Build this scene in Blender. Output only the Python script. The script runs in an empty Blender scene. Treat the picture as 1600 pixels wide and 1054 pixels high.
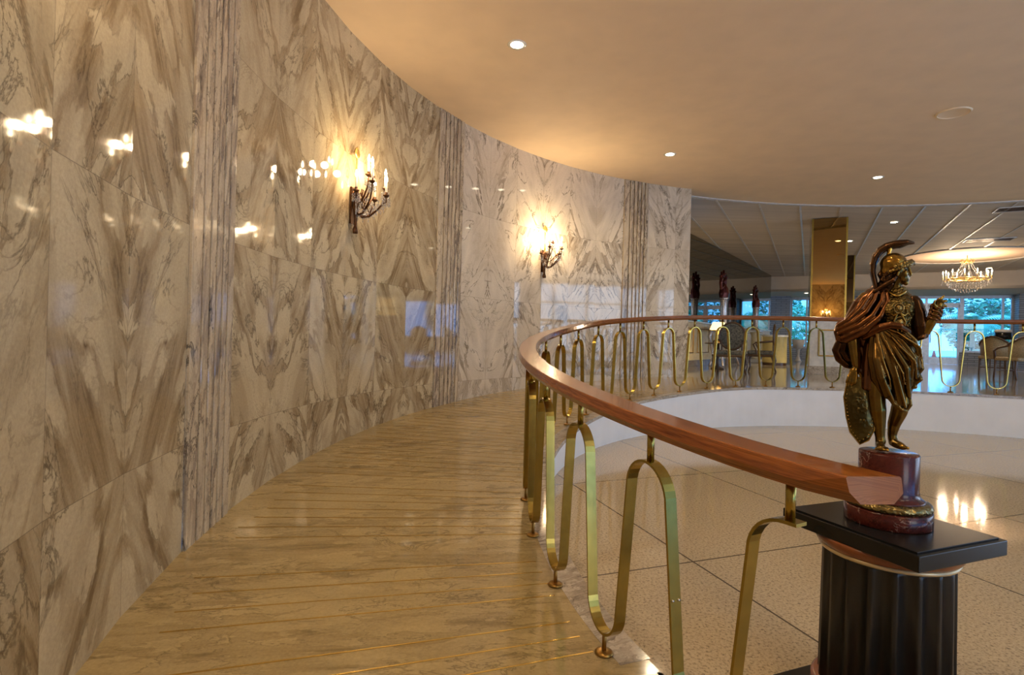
import bpy, bmesh, math, random
from mathutils import Vector, Matrix
random.seed(7)
R = math.radians
sc = bpy.context.scene
COL = sc.collection

# ------------------------------------------------------------ camera, world, daylight, exposure
FPX, CAMH, ROLL = 850.0, 1.2, 1.5
cam_d = bpy.data.cameras.new('camera'); cam = bpy.data.objects.new('camera', cam_d); COL.objects.link(cam)
cam.location = (0, 0, CAMH); cam.rotation_euler = (R(90), R(-ROLL), 0)
cam_d.sensor_width = 36; cam_d.lens = FPX / 1600 * 36; cam_d.clip_start = .05; cam_d.clip_end = 300
sc.camera = cam
w = bpy.data.worlds.new('world'); sc.world = w; w.use_nodes = True
bg = w.node_tree.nodes['Background']; bg.inputs['Color'].default_value = (.09, .38, 1, 1); bg.inputs['Strength'].default_value = 4.6
sc.view_settings.view_transform = 'Standard'; sc.view_settings.look = 'None'
sc.view_settings.exposure = 0.12; sc.view_settings.gamma = 1
sc.cycles.use_denoising = True
sc.cycles.use_adaptive_sampling = True; sc.cycles.adaptive_threshold = .015
sc.cycles.max_bounces = 6; sc.cycles.transparent_max_bounces = 10
sc.cycles.sample_clamp_indirect = 4

def light(name, kind, loc, energy, color, size=.1, rot=(0, 0, 0), size_y=None, spot=None, parent=None, shape=None):
    d = bpy.data.lights.new(name, kind); d.energy = energy; d.color = color
    if kind == 'AREA':
        d.size = size
        if size_y: d.shape = 'RECTANGLE'; d.size_y = size_y
        elif shape: d.shape = shape
    elif kind == 'SUN': d.angle = size
    else: d.shadow_soft_size = size
    if spot: d.spot_size = R(spot); d.spot_blend = .8
    o = bpy.data.objects.new(name, d); COL.objects.link(o); o.location = loc; o.rotation_euler = rot
    if parent: o.parent = parent
    return o
WARM = (1, .72, .42)
light('sun', 'SUN', (0, 40, 30), 1.0, (1, .95, .85), .02, (R(50), 0, R(150)))
# added area fills standing in for daylight from unseen windows, right and behind
light('side_fill_light', 'AREA', (17.5, .5, 2.2), 760, (.52, .71, 1), 15, (R(90), 0, R(90)), 3.2)
light('rear_fill_light', 'AREA', (5.5, -8.2, 2.3), 330, (1, .93, .82), 9, (R(90), 0, 0), 2.6)

# ------------------------------------------------------------ plan
C0 = Vector((4.74, 3.62))          # centre of the rotunda
RW, RF, RB = 6.45, 4.48, 4.62      # marble wall, edge of the opening, balustrade
ZC, ZU = 3.98, .57                 # ceiling, upper floor
E1 = Vector((math.cos(R(-28.7)), math.sin(R(-28.7)))); E2 = Vector((-E1.y, E1.x))
def pol(th, r, z=0): return Vector((C0.x + r * math.cos(R(th)), C0.y + r * math.sin(R(th)), z))
def pq(p, q, z=0): v = E1 * p + E2 * q; return Vector((v.x, v.y, z))
def interp(x, xs, ys):
    if x <= xs[0]: return ys[0]
    for i in range(1, len(xs)):
        if x <= xs[i]:
            t = (x - xs[i-1]) / (xs[i] - xs[i-1]); return ys[i-1] + t * (ys[i] - ys[i-1])
    return ys[-1]
def smooth(f, th, d=4): return sum(f(th + d * k) for k in (-1, -.5, 0, .5, 1)) / 5
_zf = lambda t: interp(t, [95, 107.5, 115, 122, 132, 141, 150, 160, 170, 180, 190, 197, 203], [.57, .57, .54, .50, .455, .40, .335, .265, .19, .12, .05, 0, 0])
_zr = lambda t: interp(t, [90, 98, 105, 112, 118.7, 125, 131.7, 138, 144.7, 151, 160, 170, 180, 190, 200, 211], [1.57, 1.565, 1.555, 1.54, 1.518, 1.487, 1.45, 1.41, 1.36, 1.295, 1.215, 1.135, 1.06, .985, .915, .85])
zfloor = lambda t: smooth(_zf, t); zrail = lambda t: smooth(_zr, t)
def uvpix(x, y):
    s, c = math.sin(R(ROLL)), math.cos(R(ROLL)); X, Y = x - 800, y - 527
    return X * c + Y * s, -X * s + Y * c
def on_z(x, y, z):
    u, v = uvpix(x, y); d = FPX * (CAMH - z) / v; return Vector((u / FPX * d, d, z))

# ------------------------------------------------------------ mesh builder
class MB:
    def __init__(s): s.v = []; s.f = []; s.uv = None; s.sm = []
    def add(s, vs, fs, smooth=False):
        n = len(s.v); s.v += [Vector(a) for a in vs]
        for f in fs: s.f.append([n + i for i in f]); s.sm.append(smooth)
        return s
    def box(s, c, d, rot=0, M=None):
        x, y, z = [a / 2 for a in d]; c = Vector(c)
        vs = [Vector((i * x, j * y, k * z)) for i in (-1, 1) for j in (-1, 1) for k in (-1, 1)]
        if M is not None: vs = [M @ a for a in vs]
        elif rot: m = Matrix.Rotation(rot, 3, 'Z'); vs = [m @ a for a in vs]
        return s.add([a + c for a in vs], [(0, 1, 3, 2), (4, 6, 7, 5), (0, 4, 5, 1), (2, 3, 7, 6), (0, 2, 6, 4), (1, 5, 7, 3)])
    def bar(s, a, b, w, h):
        a, b = Vector(a), Vector(b); t = (b - a); L = t.length; t.normalize()
        up = Vector((0, 0, 1)) if abs(t.z) < .95 else Vector((0, 1, 0)); x = t.cross(up).normalized(); y = x.cross(t)
        M = Matrix((x, t, y)).transposed()
        return s.box((a + b) / 2, (w, L, h), M=M)
    def tube(s, pts, rad, n=8, cap=True, closed=False, flat=None):
        pts = [Vector(p) for p in pts]; N = len(pts)
        if not isinstance(rad, (list, tuple)): rad = [rad] * N
        ref = None; rings = []; T = []
        for i in range(N):
            if closed: t = pts[(i + 1) % N] - pts[i - 1]
            else: t = pts[min(i + 1, N - 1)] - pts[max(i - 1, 0)]
            t = t.normalized() if t.length > 1e-9 else Vector((0, 0, 1)); T.append(t)
            if ref is None: ref = t.orthogonal().normalized()
            ref = (ref - t * ref.dot(t)); ref = ref.normalized() if ref.length > 1e-6 else t.orthogonal().normalized()
            rings.append((pts[i], t, ref, t.cross(ref)))
        vs = []
        def ring(c, a, b, r): return [c + (a * math.cos(2 * math.pi * k / n) + b * math.sin(2 * math.pi * k / n)) * r for k in range(n)]
        seq = []
        if cap and not closed:
            c, t, a, b = rings[0]
            for q in (80, 45): seq.append(ring(c - t * rad[0] * math.sin(R(q)), a, b, rad[0] * math.cos(R(q))))
        for (c, t, a, b), r in zip(rings, rad): seq.append(ring(c, a, b, r))
        if cap and not closed:
            c, t, a, b = rings[-1]
            for q in (45, 80): seq.append(ring(c + t * rad[-1] * math.sin(R(q)), a, b, rad[-1] * math.cos(R(q))))
        for q in seq: vs += q
        M = len(seq); fs = []
        for i in range(M if closed else M - 1):
            j = (i + 1) % M
            for k in range(n): fs.append((i*n+k, i*n+(k+1) % n, j*n+(k+1) % n, j*n+k))
        if not closed: fs.append(tuple(range(n))[::-1]); fs.append(tuple((M-1)*n+k for k in range(n)))
        return s.add(vs, fs, True)
    def lathe(s, prof, c=(0, 0, 0), n=24, sx=1, sy=1, rfun=None, smooth=True):
        c = Vector(c); vs = []; m = len(prof)
        for r, z in prof:
            for k in range(n):
                a = 2 * math.pi * k / n; rr = r * (rfun(a, z) if rfun else 1)
                vs.append(c + Vector((rr * math.cos(a) * sx, rr * math.sin(a) * sy, z)))
        fs = [(i*n+k, i*n+(k+1) % n, (i+1)*n+(k+1) % n, (i+1)*n+k) for i in range(m-1) for k in range(n)]
        s.add(vs, fs, smooth)
        n0 = len(s.v) - len(vs)
        if prof[0][0] > 1e-6: s.f.append([n0 + k for k in range(n)][::-1]); s.sm.append(False)
        if prof[-1][0] > 1e-6: s.f.append([n0 + (m-1)*n + k for k in range(n)]); s.sm.append(False)
        return s
    def ell(s, c, r, M=None, n=12, m=8):
        c = Vector(c); r = r if isinstance(r, (tuple, list)) else (r, r, r); vs = []
        for i in range(m + 1):
            ph = math.pi * i / m - math.pi / 2
            for k in range(n):
                a = 2 * math.pi * k / n; ct = max(math.cos(ph), 1e-3)
                p = Vector((r[0] * ct * math.cos(a), r[1] * ct * math.sin(a), r[2] * math.sin(ph)))
                vs.append(c + (M @ p if M is not None else p))
        fs = [(i*n+k, i*n+(k+1) % n, (i+1)*n+(k+1) % n, (i+1)*n+k) for i in range(m) for k in range(n)]
        fs += [tuple(range(n))[::-1], tuple(m*n+k for k in range(n))]
        return s.add(vs, fs, True)
    def octa(s, c, r, h):
        c = Vector(c); vs = [c + Vector(a) for a in ((r,0,0),(0,r,0),(-r,0,0),(0,-r,0),(0,0,h),(0,0,-h))]
        return s.add(vs, [(0,1,4),(1,2,4),(2,3,4),(3,0,4),(1,0,5),(2,1,5),(3,2,5),(0,3,5)])
    def prism(s, outline, fn, z0, z1):          # outline [(a,b)], fn(a,b,z)->Vector
        n = len(outline); vs = [fn(a, b, z0) for a, b in outline] + [fn(a, b, z1) for a, b in outline]
        fs = [tuple(range(n))[::-1], tuple(range(n, 2*n))] + [(i, (i+1) % n, n+(i+1) % n, n+i) for i in range(n)]
        return s.add(vs, fs)
    def build(s, name, mat, parent=None, bevel=0, uvs=None, auto=None):
        me = bpy.data.meshes.new(name); me.from_pydata([tuple(v) for v in s.v], [], s.f)
        if uvs: 
            L = me.uv_layers.new(name='UVMap'); i = 0
            for poly, uv in zip(me.polygons, uvs):
                for k, li in enumerate(poly.loop_indices): L.data[li].uv = uv[k]
        me.polygons.foreach_set('use_smooth', s.sm); me.update()
        bm = bmesh.new(); bm.from_mesh(me); bmesh.ops.recalc_face_normals(bm, faces=bm.faces) if not uvs else None; bm.to_mesh(me); bm.free()
        if mat: me.materials.append(mat)
        o = bpy.data.objects.new(name, me); COL.objects.link(o)
        if parent: o.parent = parent
        if bevel:
            b = o.modifiers.new('bevel', 'BEVEL'); b.width = bevel; b.segments = 2; b.limit_method = 'ANGLE'; b.angle_limit = R(40)
        return o
def tag(o, label=None, cat=None, group=None, kind=None):
    if label: o['label'] = label
    if cat: o['category'] = cat
    if group: o['group'] = group
    if kind: o['kind'] = kind
    return o
def empty(name, loc=(0, 0, 0), rz=0):
    o = bpy.data.objects.new(name, None); COL.objects.link(o); o.location = loc; o.rotation_euler = (0, 0, rz); o.empty_display_size = .1
    return o
def struct(o): o['kind'] = 'structure'; return o
def copy_tree(o, parent=None):
    c = o.copy(); COL.objects.link(c); c.parent = parent
    for ch in list(o.children): copy_tree(ch, c)
    return c

# ------------------------------------------------------------ materials
class NT:
    def __init__(s, name):
        s.m = bpy.data.materials.new(name); s.m.use_nodes = True; s.t = s.m.node_tree
        s.b = s.t.nodes['Principled BSDF']; s.out = s.t.nodes['Material Output']
    def n(s, typ, **k):
        nd = s.t.nodes.new('ShaderNode' + typ)
        for a, b in k.items():
            if a.startswith('i_'):
                key = a[2:]; key = int(key) if key.isdigit() else key.replace('_', ' ')
                s.set(nd.inputs[key], b)
            else: setattr(nd, a, b)
        return nd
    def set(s, inp, val):
        if isinstance(val, bpy.types.NodeSocket): s.t.links.new(val, inp)
        else: inp.default_value = val
    def p(s, **k):
        for a, b in k.items(): s.set(s.b.inputs[a.replace('_', ' ')], b)
        return s
    def math(s, op, a, b=0, c=0): 
        nd = s.n('Math', operation=op); s.set(nd.inputs[0], a); s.set(nd.inputs[1], b); s.set(nd.inputs[2], c); return nd.outputs[0]
    def ramp(s, fac, stops):
        nd = s.n('ValToRGB'); s.set(nd.inputs[0], fac); e = nd.color_ramp.elements
        while len(e) < len(stops): e.new(.5)
        for x, (p, c) in zip(e, stops): x.position = p; x.color = (*c, 1) if len(c) == 3 else c
        return nd.outputs[0]
    def mix(s, f, a, b, blend='MIX'):
        nd = s.n('Mix', data_type='RGBA', blend_type=blend); s.set(nd.inputs[0], f)
        for i, v in ((6, a), (7, b)):
            if isinstance(v, tuple) and len(v) == 3: v = (*v, 1)
            s.set(nd.inputs[i], v)
        return nd.outputs[2]
    def noise(s, vec, scale, detail=4, rough=.5, dist=0):
        nd = s.n('TexNoise'); s.set(nd.inputs['Vector'], vec); s.set(nd.inputs['Scale'], scale); s.set(nd.inputs['Detail'], detail)
        s.set(nd.inputs['Roughness'], rough); s.set(nd.inputs['Distortion'], dist); return nd.outputs['Fac']
    def mapping(s, vec, rot=(0, 0, 0), scale=(1, 1, 1), loc=(0, 0, 0)):
        nd = s.n('Mapping'); s.set(nd.inputs[0], vec); nd.inputs['Rotation'].default_value = rot; nd.inputs['Scale'].default_value = scale; nd.inputs['Location'].default_value = loc
        return nd.outputs[0]
    def bump(s, h, strength=.2, dist=.01):
        nd = s.n('Bump'); s.set(nd.inputs['Height'], h); nd.inputs['Strength'].default_value = strength; nd.inputs['Distance'].default_value = dist
        s.set(s.b.inputs['Normal'], nd.outputs[0]); return s
def mat(name, col, rough=.5, metal=0, noise=None, **k):
    t = NT(name); t.p(Roughness=rough, Metallic=metal)
    tc = t.n('TexCoord').outputs['Object']
    sc_, amt = noise or (12, .12)
    f = t.noise(tc, sc_, 3)
    a = tuple(c * (1 - amt) for c in col); b = tuple(min(1, c * (1 + amt)) for c in col)
    t.p(Base_Color=t.ramp(f, [(.3, a), (.7, b)]))
    for a_, b_ in k.items(): t.set(t.b.inputs[a_.replace('_', ' ')], b_)
    return t.m
def emis(name, col, strength):
    t = NT(name); t.p(Base_Color=(*col, 1), Emission_Color=(*col, 1), Emission_Strength=strength); return t.m

def marble(name, cream, tan, brown, base_rot=62, stretch=.3, scale=1.5, thick=(-.02, .2), thin_amt=.7, line=False, coord='UV', rough=.03, streak_s=1.0):
    """breccia: pale lens-shaped clasts in a streaky darker matrix, crossed by thin dark veins, all drawn out along one direction"""
    t = NT(name); tc = t.n('TexCoord').outputs[coord]
    v0 = t.mapping(tc, rot=(0, 0, R(-base_rot)))
    v = t.mapping(v0, scale=(stretch, 1, 1))
    nz = t.n('TexNoise', i_Vector=v, i_Scale=scale * 1.6, i_Detail=6.0, i_Roughness=.6).outputs['Color']
    wob = t.n('VectorMath', operation='MULTIPLY_ADD'); t.set(wob.inputs[0], nz); wob.inputs[1].default_value = (.55, .55, .55); t.set(wob.inputs[2], v); vd = wob.outputs[0]
    edge = t.n('TexVoronoi', feature='DISTANCE_TO_EDGE', i_Vector=vd, i_Scale=scale * 2.1).outputs['Distance']
    th = t.n('MapRange', i_Value=t.noise(v, scale * .75, 3), i_From_Min=.36, i_From_Max=.64, i_To_Min=thick[0], i_To_Max=thick[1]).outputs[0]
    clast = t.n('MapRange', i_Value=t.math('SUBTRACT', edge, th), i_From_Min=-.03, i_From_Max=.055).outputs[0]
    sv = t.mapping(v0, scale=(stretch * .42, 1, 1))
    s1 = t.noise(sv, scale * 5 * streak_s, 8, .66, .5)
    matrix = t.ramp(s1, [(.33, brown), (.46, tan), (.56, tuple((x + y) / 2 for x, y in zip(tan, cream))), (.7, cream)])
    body = t.ramp(t.noise(v, scale * 2.6, 6, .6, .6), [(.34, tuple((x * 1.2 + y) / 2.2 for x, y in zip(tan, cream))), (.5, cream), (.7, tuple(min(1, x * 1.16) for x in cream))])
    col = t.mix(clast, matrix, body)
    rim = t.math('MAXIMUM', t.math('SUBTRACT', 1, t.math('MULTIPLY', t.math('ABSOLUTE', t.math('SUBTRACT', t.math('SUBTRACT', edge, th), .012)), 42)), 0)
    rimk = t.n('MapRange', i_Value=t.noise(v, scale * 1.9, 3), i_From_Min=.42, i_From_Max=.6).outputs[0]
    col = t.mix(t.math('MULTIPLY', t.math('MULTIPLY', rim, rimk), thin_amt), col, tuple(c * .55 for c in brown))
    f2 = t.noise(t.mapping(v0, scale=(stretch * 1.5, 1, 1), loc=(3.1, 1.7, 0)), scale * 1.7, 9, .62, 1.2)
    thin = t.math('MAXIMUM', t.math('SUBTRACT', 1, t.math('MULTIPLY', t.math('ABSOLUTE', t.math('SUBTRACT', f2, .5)), 55)), 0)
    col = t.mix(t.math('MULTIPLY', t.math('MULTIPLY', thin, t.n('MapRange', i_Value=t.noise(v, scale * 1.3, 2), i_From_Min=.46, i_From_Max=.6).outputs[0]), thin_amt), col, tuple(c * .4 for c in brown))
    col = t.mix(.18, col, t.ramp(t.noise(tc, 70, 4, .7), [(.3, (.2, .17, .13)), (.7, (.92, .88, .8))]), 'OVERLAY')
    if line:      # joints between slabs: second UV layer holds the coordinates inside each panel, in metres
        uv2 = t.n('UVMap', uv_map='Panel').outputs[0]; sp = t.n('SeparateXYZ'); t.set(sp.inputs[0], uv2)
        ds = [t.math('MINIMUM', sp.outputs[k], t.math('SUBTRACT', (.5815, 1.12)[k], sp.outputs[k])) for k in (0, 1)]
        e = t.math('LESS_THAN', t.math('MINIMUM', *ds), .0018)
        col = t.mix(t.math('MULTIPLY', e, .5), col, (.12, .09, .06))
    t.p(Base_Color=col, Roughness=t.n('MapRange', i_Value=s1, i_To_Min=rough, i_To_Max=rough + .03).outputs[0])
    return t.m
M = {}
M['wall_tan'] = marble('marble tan bookmatched', (.50, .415, .265), (.31, .23, .13), (.16, .105, .052), stretch=.40, scale=1.7, thick=(-.05, .21), line=True)
M['wall_grey'] = marble('marble grey bookmatched', (.60, .53, .42), (.39, .325, .24), (.17, .13, .09), thick=(-.10, .10), scale=1.9, thin_amt=.9, line=True)
M['flute'] = marble('marble fluted grey veined', (.50, .42, .30), (.30, .24, .18), (.10, .085, .075), base_rot=84, stretch=.22, scale=3.6, thick=(-.06, .22), thin_amt=.9)
M['ramp'] = marble('marble ramp floor', (.385, .295, .145), (.315, .235, .11), (.20, .145, .065), base_rot=8, stretch=.33, scale=3.0, thick=(-.04, .22), thin_amt=.55, coord='Object', rough=.09, streak_s=.8)
M['coping'] = marble('marble grey coping', (.52, .46, .38), (.36, .31, .25), (.17, .14, .12), base_rot=30, stretch=.5, scale=4, thick=(0, .25), coord='Object', rough=.10)
def terrazzo():
    t = NT('terrazzo speckled cream'); tc = t.n('TexCoord').outputs['Object']
    f = t.noise(tc, 75, 4, .75); col = t.ramp(f, [(.33, (.05, .035, .02)), (.41, (.25, .19, .115)), (.47, (.49, .39, .245)), (.7, (.64, .52, .345))])
    col = t.mix(.2, col, t.ramp(t.noise(tc, 1.3, 3), [(.3, (.55, .46, .33)), (.7, (.68, .59, .45))]))
    mp = t.mapping(tc, loc=(0, 0, 0)); sp = t.n('SeparateXYZ'); t.set(sp.inputs[0], tc)
    a = R(19.3); X, Y = sp.outputs[0], sp.outputs[1]; ox, oy = 1.023, 2.978
    def axis(ca, sa, per):
        d = t.math('ADD', t.math('MULTIPLY', t.math('SUBTRACT', X, ox), ca), t.math('MULTIPLY', t.math('SUBTRACT', Y, oy), sa))
        m = t.math('ABSOLUTE', t.math('SUBTRACT', d, t.math('MULTIPLY', t.math('ROUND', t.math('DIVIDE', d, per)), per))); return m
    e = t.math('LESS_THAN', t.math('MINIMUM', axis(math.cos(R(17.8)), math.sin(R(17.8)), 1.354), axis(-math.sin(R(20.3)), math.cos(R(20.3)), 1.62)), .0055)
    t.p(Base_Color=t.mix(e, col, (.10, .075, .05)), Roughness=.07); return t.m
M['terrazzo'] = terrazzo()
def upper():
    t = NT('polished tan floor'); tc = t.n('TexCoord').outputs['Object']
    v = t.mapping(tc, rot=(0, 0, R(28.7)))
    br = t.n('TexBrick', offset=0, i_Vector=v, i_Scale=1.0, i_Mortar_Size=.006, i_Brick_Width=1.0, i_Row_Height=1.0, i_Color1=(.36, .31, .25, 1), i_Color2=(.42, .36, .28, 1), i_Mortar=(.17, .14, .11, 1))
    t.p(Base_Color=t.mix(.4, br.outputs[0], t.ramp(t.noise(tc, 2.5, 5), [(.3, (.26, .22, .17)), (.7, (.5, .44, .35))])), Roughness=.07); return t.m
M['upper'] = upper()
def plaster(name, col, streak=False):
    t = NT(name); tc = t.n('TexCoord').outputs['Object']
    v = t.mapping(tc, rot=(0, 0, R(28.7)), scale=(.35, 5, 1)) if streak else tc
    f = t.noise(v, 1.1 if streak else 3, 4); t.p(Base_Color=t.ramp(f, [(.3, tuple(c * (.8 if streak else .96) for c in col)), (.7, tuple(c * 1.04 for c in col))]), Roughness=.7)
    t.bump(t.noise(tc, 250, 2), .08, .002); return t.m
M['ceil'] = plaster('ceiling plaster cream', (.84, .655, .43))
M['ceil_far'] = plaster('ceiling boards taupe', (.62, .55, .45), True)
M['soffit'] = plaster('soffit taupe', (.62, .55, .45))
M['fascia'] = plaster('white fascia paint', (.88, .88, .88))
M['white'] = mat('white paint', (.72, .69, .62), .5)
M['cream'] = mat('cream wainscot paint', (.70, .62, .42), .45)
M['trimw'] = mat('light metal trim', (.62, .60, .56), .35, .3)
def wood(name, c1, c2, rough=.16):
    t = NT(name); tc = t.n('TexCoord').outputs['UV']
    f = t.noise(t.mapping(tc, scale=(3, 60, 60)), 1.0, 5, .6, .4)
    f2 = t.noise(t.mapping(tc, scale=(14, 260, 260)), 1.0, 2)
    col = t.ramp(f, [(.3, c1), (.7, c2)]); col = t.mix(.3, col, t.ramp(f2, [(.4, tuple(c * .45 for c in c1)), (.6, c2)]))
    t.p(Base_Color=col, Roughness=rough); t.b.inputs['Coat Weight'].default_value = .3; t.b.inputs['Coat Roughness'].default_value = .06; return t.m
M['rail'] = wood('varnished mahogany', (.15, .036, .008), (.40, .13, .028))
M['endgrain'] = wood('sawn mahogany end grain', (.27, .09, .025), (.46, .19, .06), .6)
M['brass'] = mat('satin brass', (.42, .31, .075), .25, 1, (30, .1))
M['brass_d'] = mat('dark brass', (.38, .22, .06), .35, 1, (30, .2))
M['strip'] = mat('brass strip', (.72, .50, .15), .25, 1)
M['chrome'] = mat('steel screw', (.6, .6, .6), .2, 1)
def bronze(name, c_lo, c_hi, rough=.22, scale=9, edge=None, bump=0, bscale=60):
    t = NT(name); tc = t.n('TexCoord').outputs['Object']
    f = t.noise(tc, scale, 5, .6); col = t.ramp(f, [(.35, c_lo), (.65, c_hi)])
    g = t.n('NewGeometry').outputs['Pointiness']; col = t.mix(t.n('MapRange', i_Value=g, i_From_Min=.505, i_From_Max=.56).outputs[0], col, edge or tuple(min(1, c * 2.2) for c in c_hi))
    t.p(Base_Color=col, Metallic=.9, Roughness=t.n('MapRange', i_Value=f, i_To_Min=rough * .8, i_To_Max=rough * 1.3).outputs[0])
    if bump: t.bump(t.n('TexVoronoi', i_Vector=tc, i_Scale=bscale).outputs['Distance'], bump, .003)
    return t.m
M['br_skin'] = bronze('bronze golden patina', (.07, .040, .009), (.19, .115, .024))
M['br_helm'] = bronze('bronze bright helmet', (.17, .09, .016), (.33, .19, .036), .16)
M['br_dark'] = bronze('bronze dark brown', (.022, .011, .006), (.065, .030, .012), .25)
M['br_cloak'] = bronze('bronze reddish brown cloak', (.045, .017, .007), (.13, .052, .018), .2)
M['br_drape'] = bronze('bronze olive gold drape', (.045, .026, .007), (.15, .085, .022), .18)
M['br_scale'] = bronze('bronze scaled armour', (.04, .034, .011), (.20, .13, .035), .24, 14, None, 1, 150)
M['br_shield'] = bronze('bronze hammered shield', (.022, .019, .007), (.060, .046, .016), .28, 16, None, .7, 70)
M['br_wreath'] = bronze('bronze leaf moulding', (.025, .02, .008), (.12, .09, .035), .25, 30, None, 1, 90)
M['redmarble'] = marble('red marble plinth', (.075, .014, .011), (.045, .009, .008), (.02, .005, .004), base_rot=40, stretch=.7, scale=9, thick=(0, .3), thin_amt=.5, coord='Object', rough=.17)
def red_veins():
    m = M['redmarble']; t = NT.__new__(NT); t.m = m; t.t = m.node_tree; t.b = t.t.nodes['Principled BSDF']; t.out = t.t.nodes['Material Output']
    old = t.b.inputs['Base Color'].links[0].from_socket; tc = t.n('TexCoord').outputs['Object']
    f = t.noise(tc, 13, 6, .6, 1.2); k = t.math('MAXIMUM', t.math('SUBTRACT', 1, t.math('MULTIPLY', t.math('ABSOLUTE', t.math('SUBTRACT', f, .5)), 70)), 0)
    k = t.math('MULTIPLY', k, t.n('MapRange', i_Value=t.noise(tc, 9, 2), i_From_Min=.52, i_From_Max=.6).outputs[0]); t.p(Base_Color=t.mix(k, old, (.42, .30, .26)))
red_veins()
M['black'] = mat('black lacquer', (.010, .010, .011), .22, 0, (5, .2))
for k_ in ('black', 'redmarble'): M[k_].node_tree.nodes['Principled BSDF'].inputs['Specular IOR Level'].default_value = .3
M['shaft'] = mat('satin black shaft', (.012, .012, .014), .36, 0, (5, .2))
M['ringwood'] = mat('reddish brown wood moulding', (.22, .07, .025), .25, 0, (8, .3))
M['bead'] = mat('cream gilt bead', (.62, .50, .30), .3, .4)
def crystal():
    t = NT('crystal'); t.p(Base_Color=(1, .98, .95, 1), Roughness=.02, IOR=1.5); t.b.inputs['Transmission Weight'].default_value = .75
    t.b.inputs['Specular IOR Level'].default_value = 1; return t.m
M['crystal'] = crystal()
M['candle'] = mat('candle sleeve ivory', (.85, .78, .6), .4, 0, None, Emission_Color=(1, .75, .4, 1), Emission_Strength=.4)
M['flame'] = emis('lit candle bulb', (1, .80, .50), 22)
M['dl'] = emis('lit downlight lens', (1, .86, .60), 14)
M['iron'] = mat('aged bronze fitting', (.10, .045, .02), .38, .85, (25, .4))
M['gilt'] = mat('gilt ornament', (.75, .48, .14), .3, .9, (30, .3))
def glass_mirror(name, col, rough=.015):
    t = NT(name); tc = t.n('TexCoord').outputs['Object']; t.p(Base_Color=t.ramp(t.noise(tc, .7, 2), [(.3, tuple(c * .95 for c in col)), (.7, col)]), Metallic=1.0, Roughness=rough); return t.m
M['mirror'] = glass_mirror('grey tinted mirror', (.26, .235, .19))
M['mirror_b'] = glass_mirror('bronze tinted mirror', (.38, .24, .09))
M['mirror_d'] = glass_mirror('dark bronze mirror', (.11, .075, .04))
def pane():
    t = NT('window glass'); tr = t.n('BsdfTransparent'); gl = t.n('BsdfGlossy', i_Roughness=.01); fr = t.n('Fresnel', i_IOR=1.45)
    mx = t.n('MixShader'); t.set(mx.inputs[0], fr.outputs[0]); t.set(mx.inputs[1], tr.outputs[0]); t.set(mx.inputs[2], gl.outputs[0])
    tr.inputs[0].default_value = (.93, .97, .97, 1); t.t.links.new(mx.outputs[0], t.out.inputs[0]); return t.m
M['pane'] = pane()
def brick(name, c1, c2, mo, s=9):
    t = NT(name); tc = t.n('TexCoord').outputs['UV']
    br = t.n('TexBrick', i_Vector=tc, i_Scale=1.0, i_Mortar_Size=.008, i_Brick_Width=.42, i_Row_Height=.085, i_Color1=(*c1, 1), i_Color2=(*c2, 1), i_Mortar=(*mo, 1))
    t.p(Base_Color=br.outputs[0], Roughness=.45); t.bump(br.outputs['Fac'], -.4, .01); return t.m
M['brick'] = brick('stacked grey brick', (.30, .33, .38), (.38, .42, .48), (.10, .11, .13))
M['frame'] = mat('aluminium window frame', (.50, .54, .60), .35, .5)
M['leaf'] = mat('palm leaf green', (.05, .34, .17), .45, 0, (3, .5))
M['leaf2'] = mat('bush leaf green', (.04, .26, .13), .5, 0, (2, .6))
M['leaf3'] = mat('pale leaf green', (.12, .48, .27), .5, 0, (2, .5))
M['trunk'] = mat('palm trunk grey', (.45, .42, .36), .8)
M['lawn'] = mat('garden lawn', (.12, .30, .14), .8, 0, (1.5, .4))
M['cone'] = mat('orange traffic cone', (.95, .13, .06), .4)
M['cane'] = mat('woven cane tan', (.36, .25, .12), .5, 0, (60, .4))
M['chairwood'] = mat('dark carved wood', (.10, .05, .02), .3, 0, (20, .3))
M['uph'] = mat('dark patterned upholstery', (.13, .11, .07), .7, 0, (30, .7))
M['silver'] = mat('silver leaf carving', (.60, .56, .55), .3, .8, (30, .3))
M['console'] = mat('white marble top', (.78, .76, .70), .15, 0, (5, .1))
M['desk'] = mat('golden cream desk front', (.66, .54, .20), .4, 0, (3, .2))
M['maroon'] = mat('dark maroon bronze', (.09, .018, .015), .3, .6, (25, .4))
M['dark'] = mat('vent dark', (.03, .03, .03), .7)
M['shade'] = mat('lamp shade fabric', (.85, .7, .4), .7, 0, None, Emission_Color=(1, .72, .3, 1), Emission_Strength=2.2)
M['stone'] = mat('grey baseboard stone', (.20, .19, .19), .2, 0, (6, .4))
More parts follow.
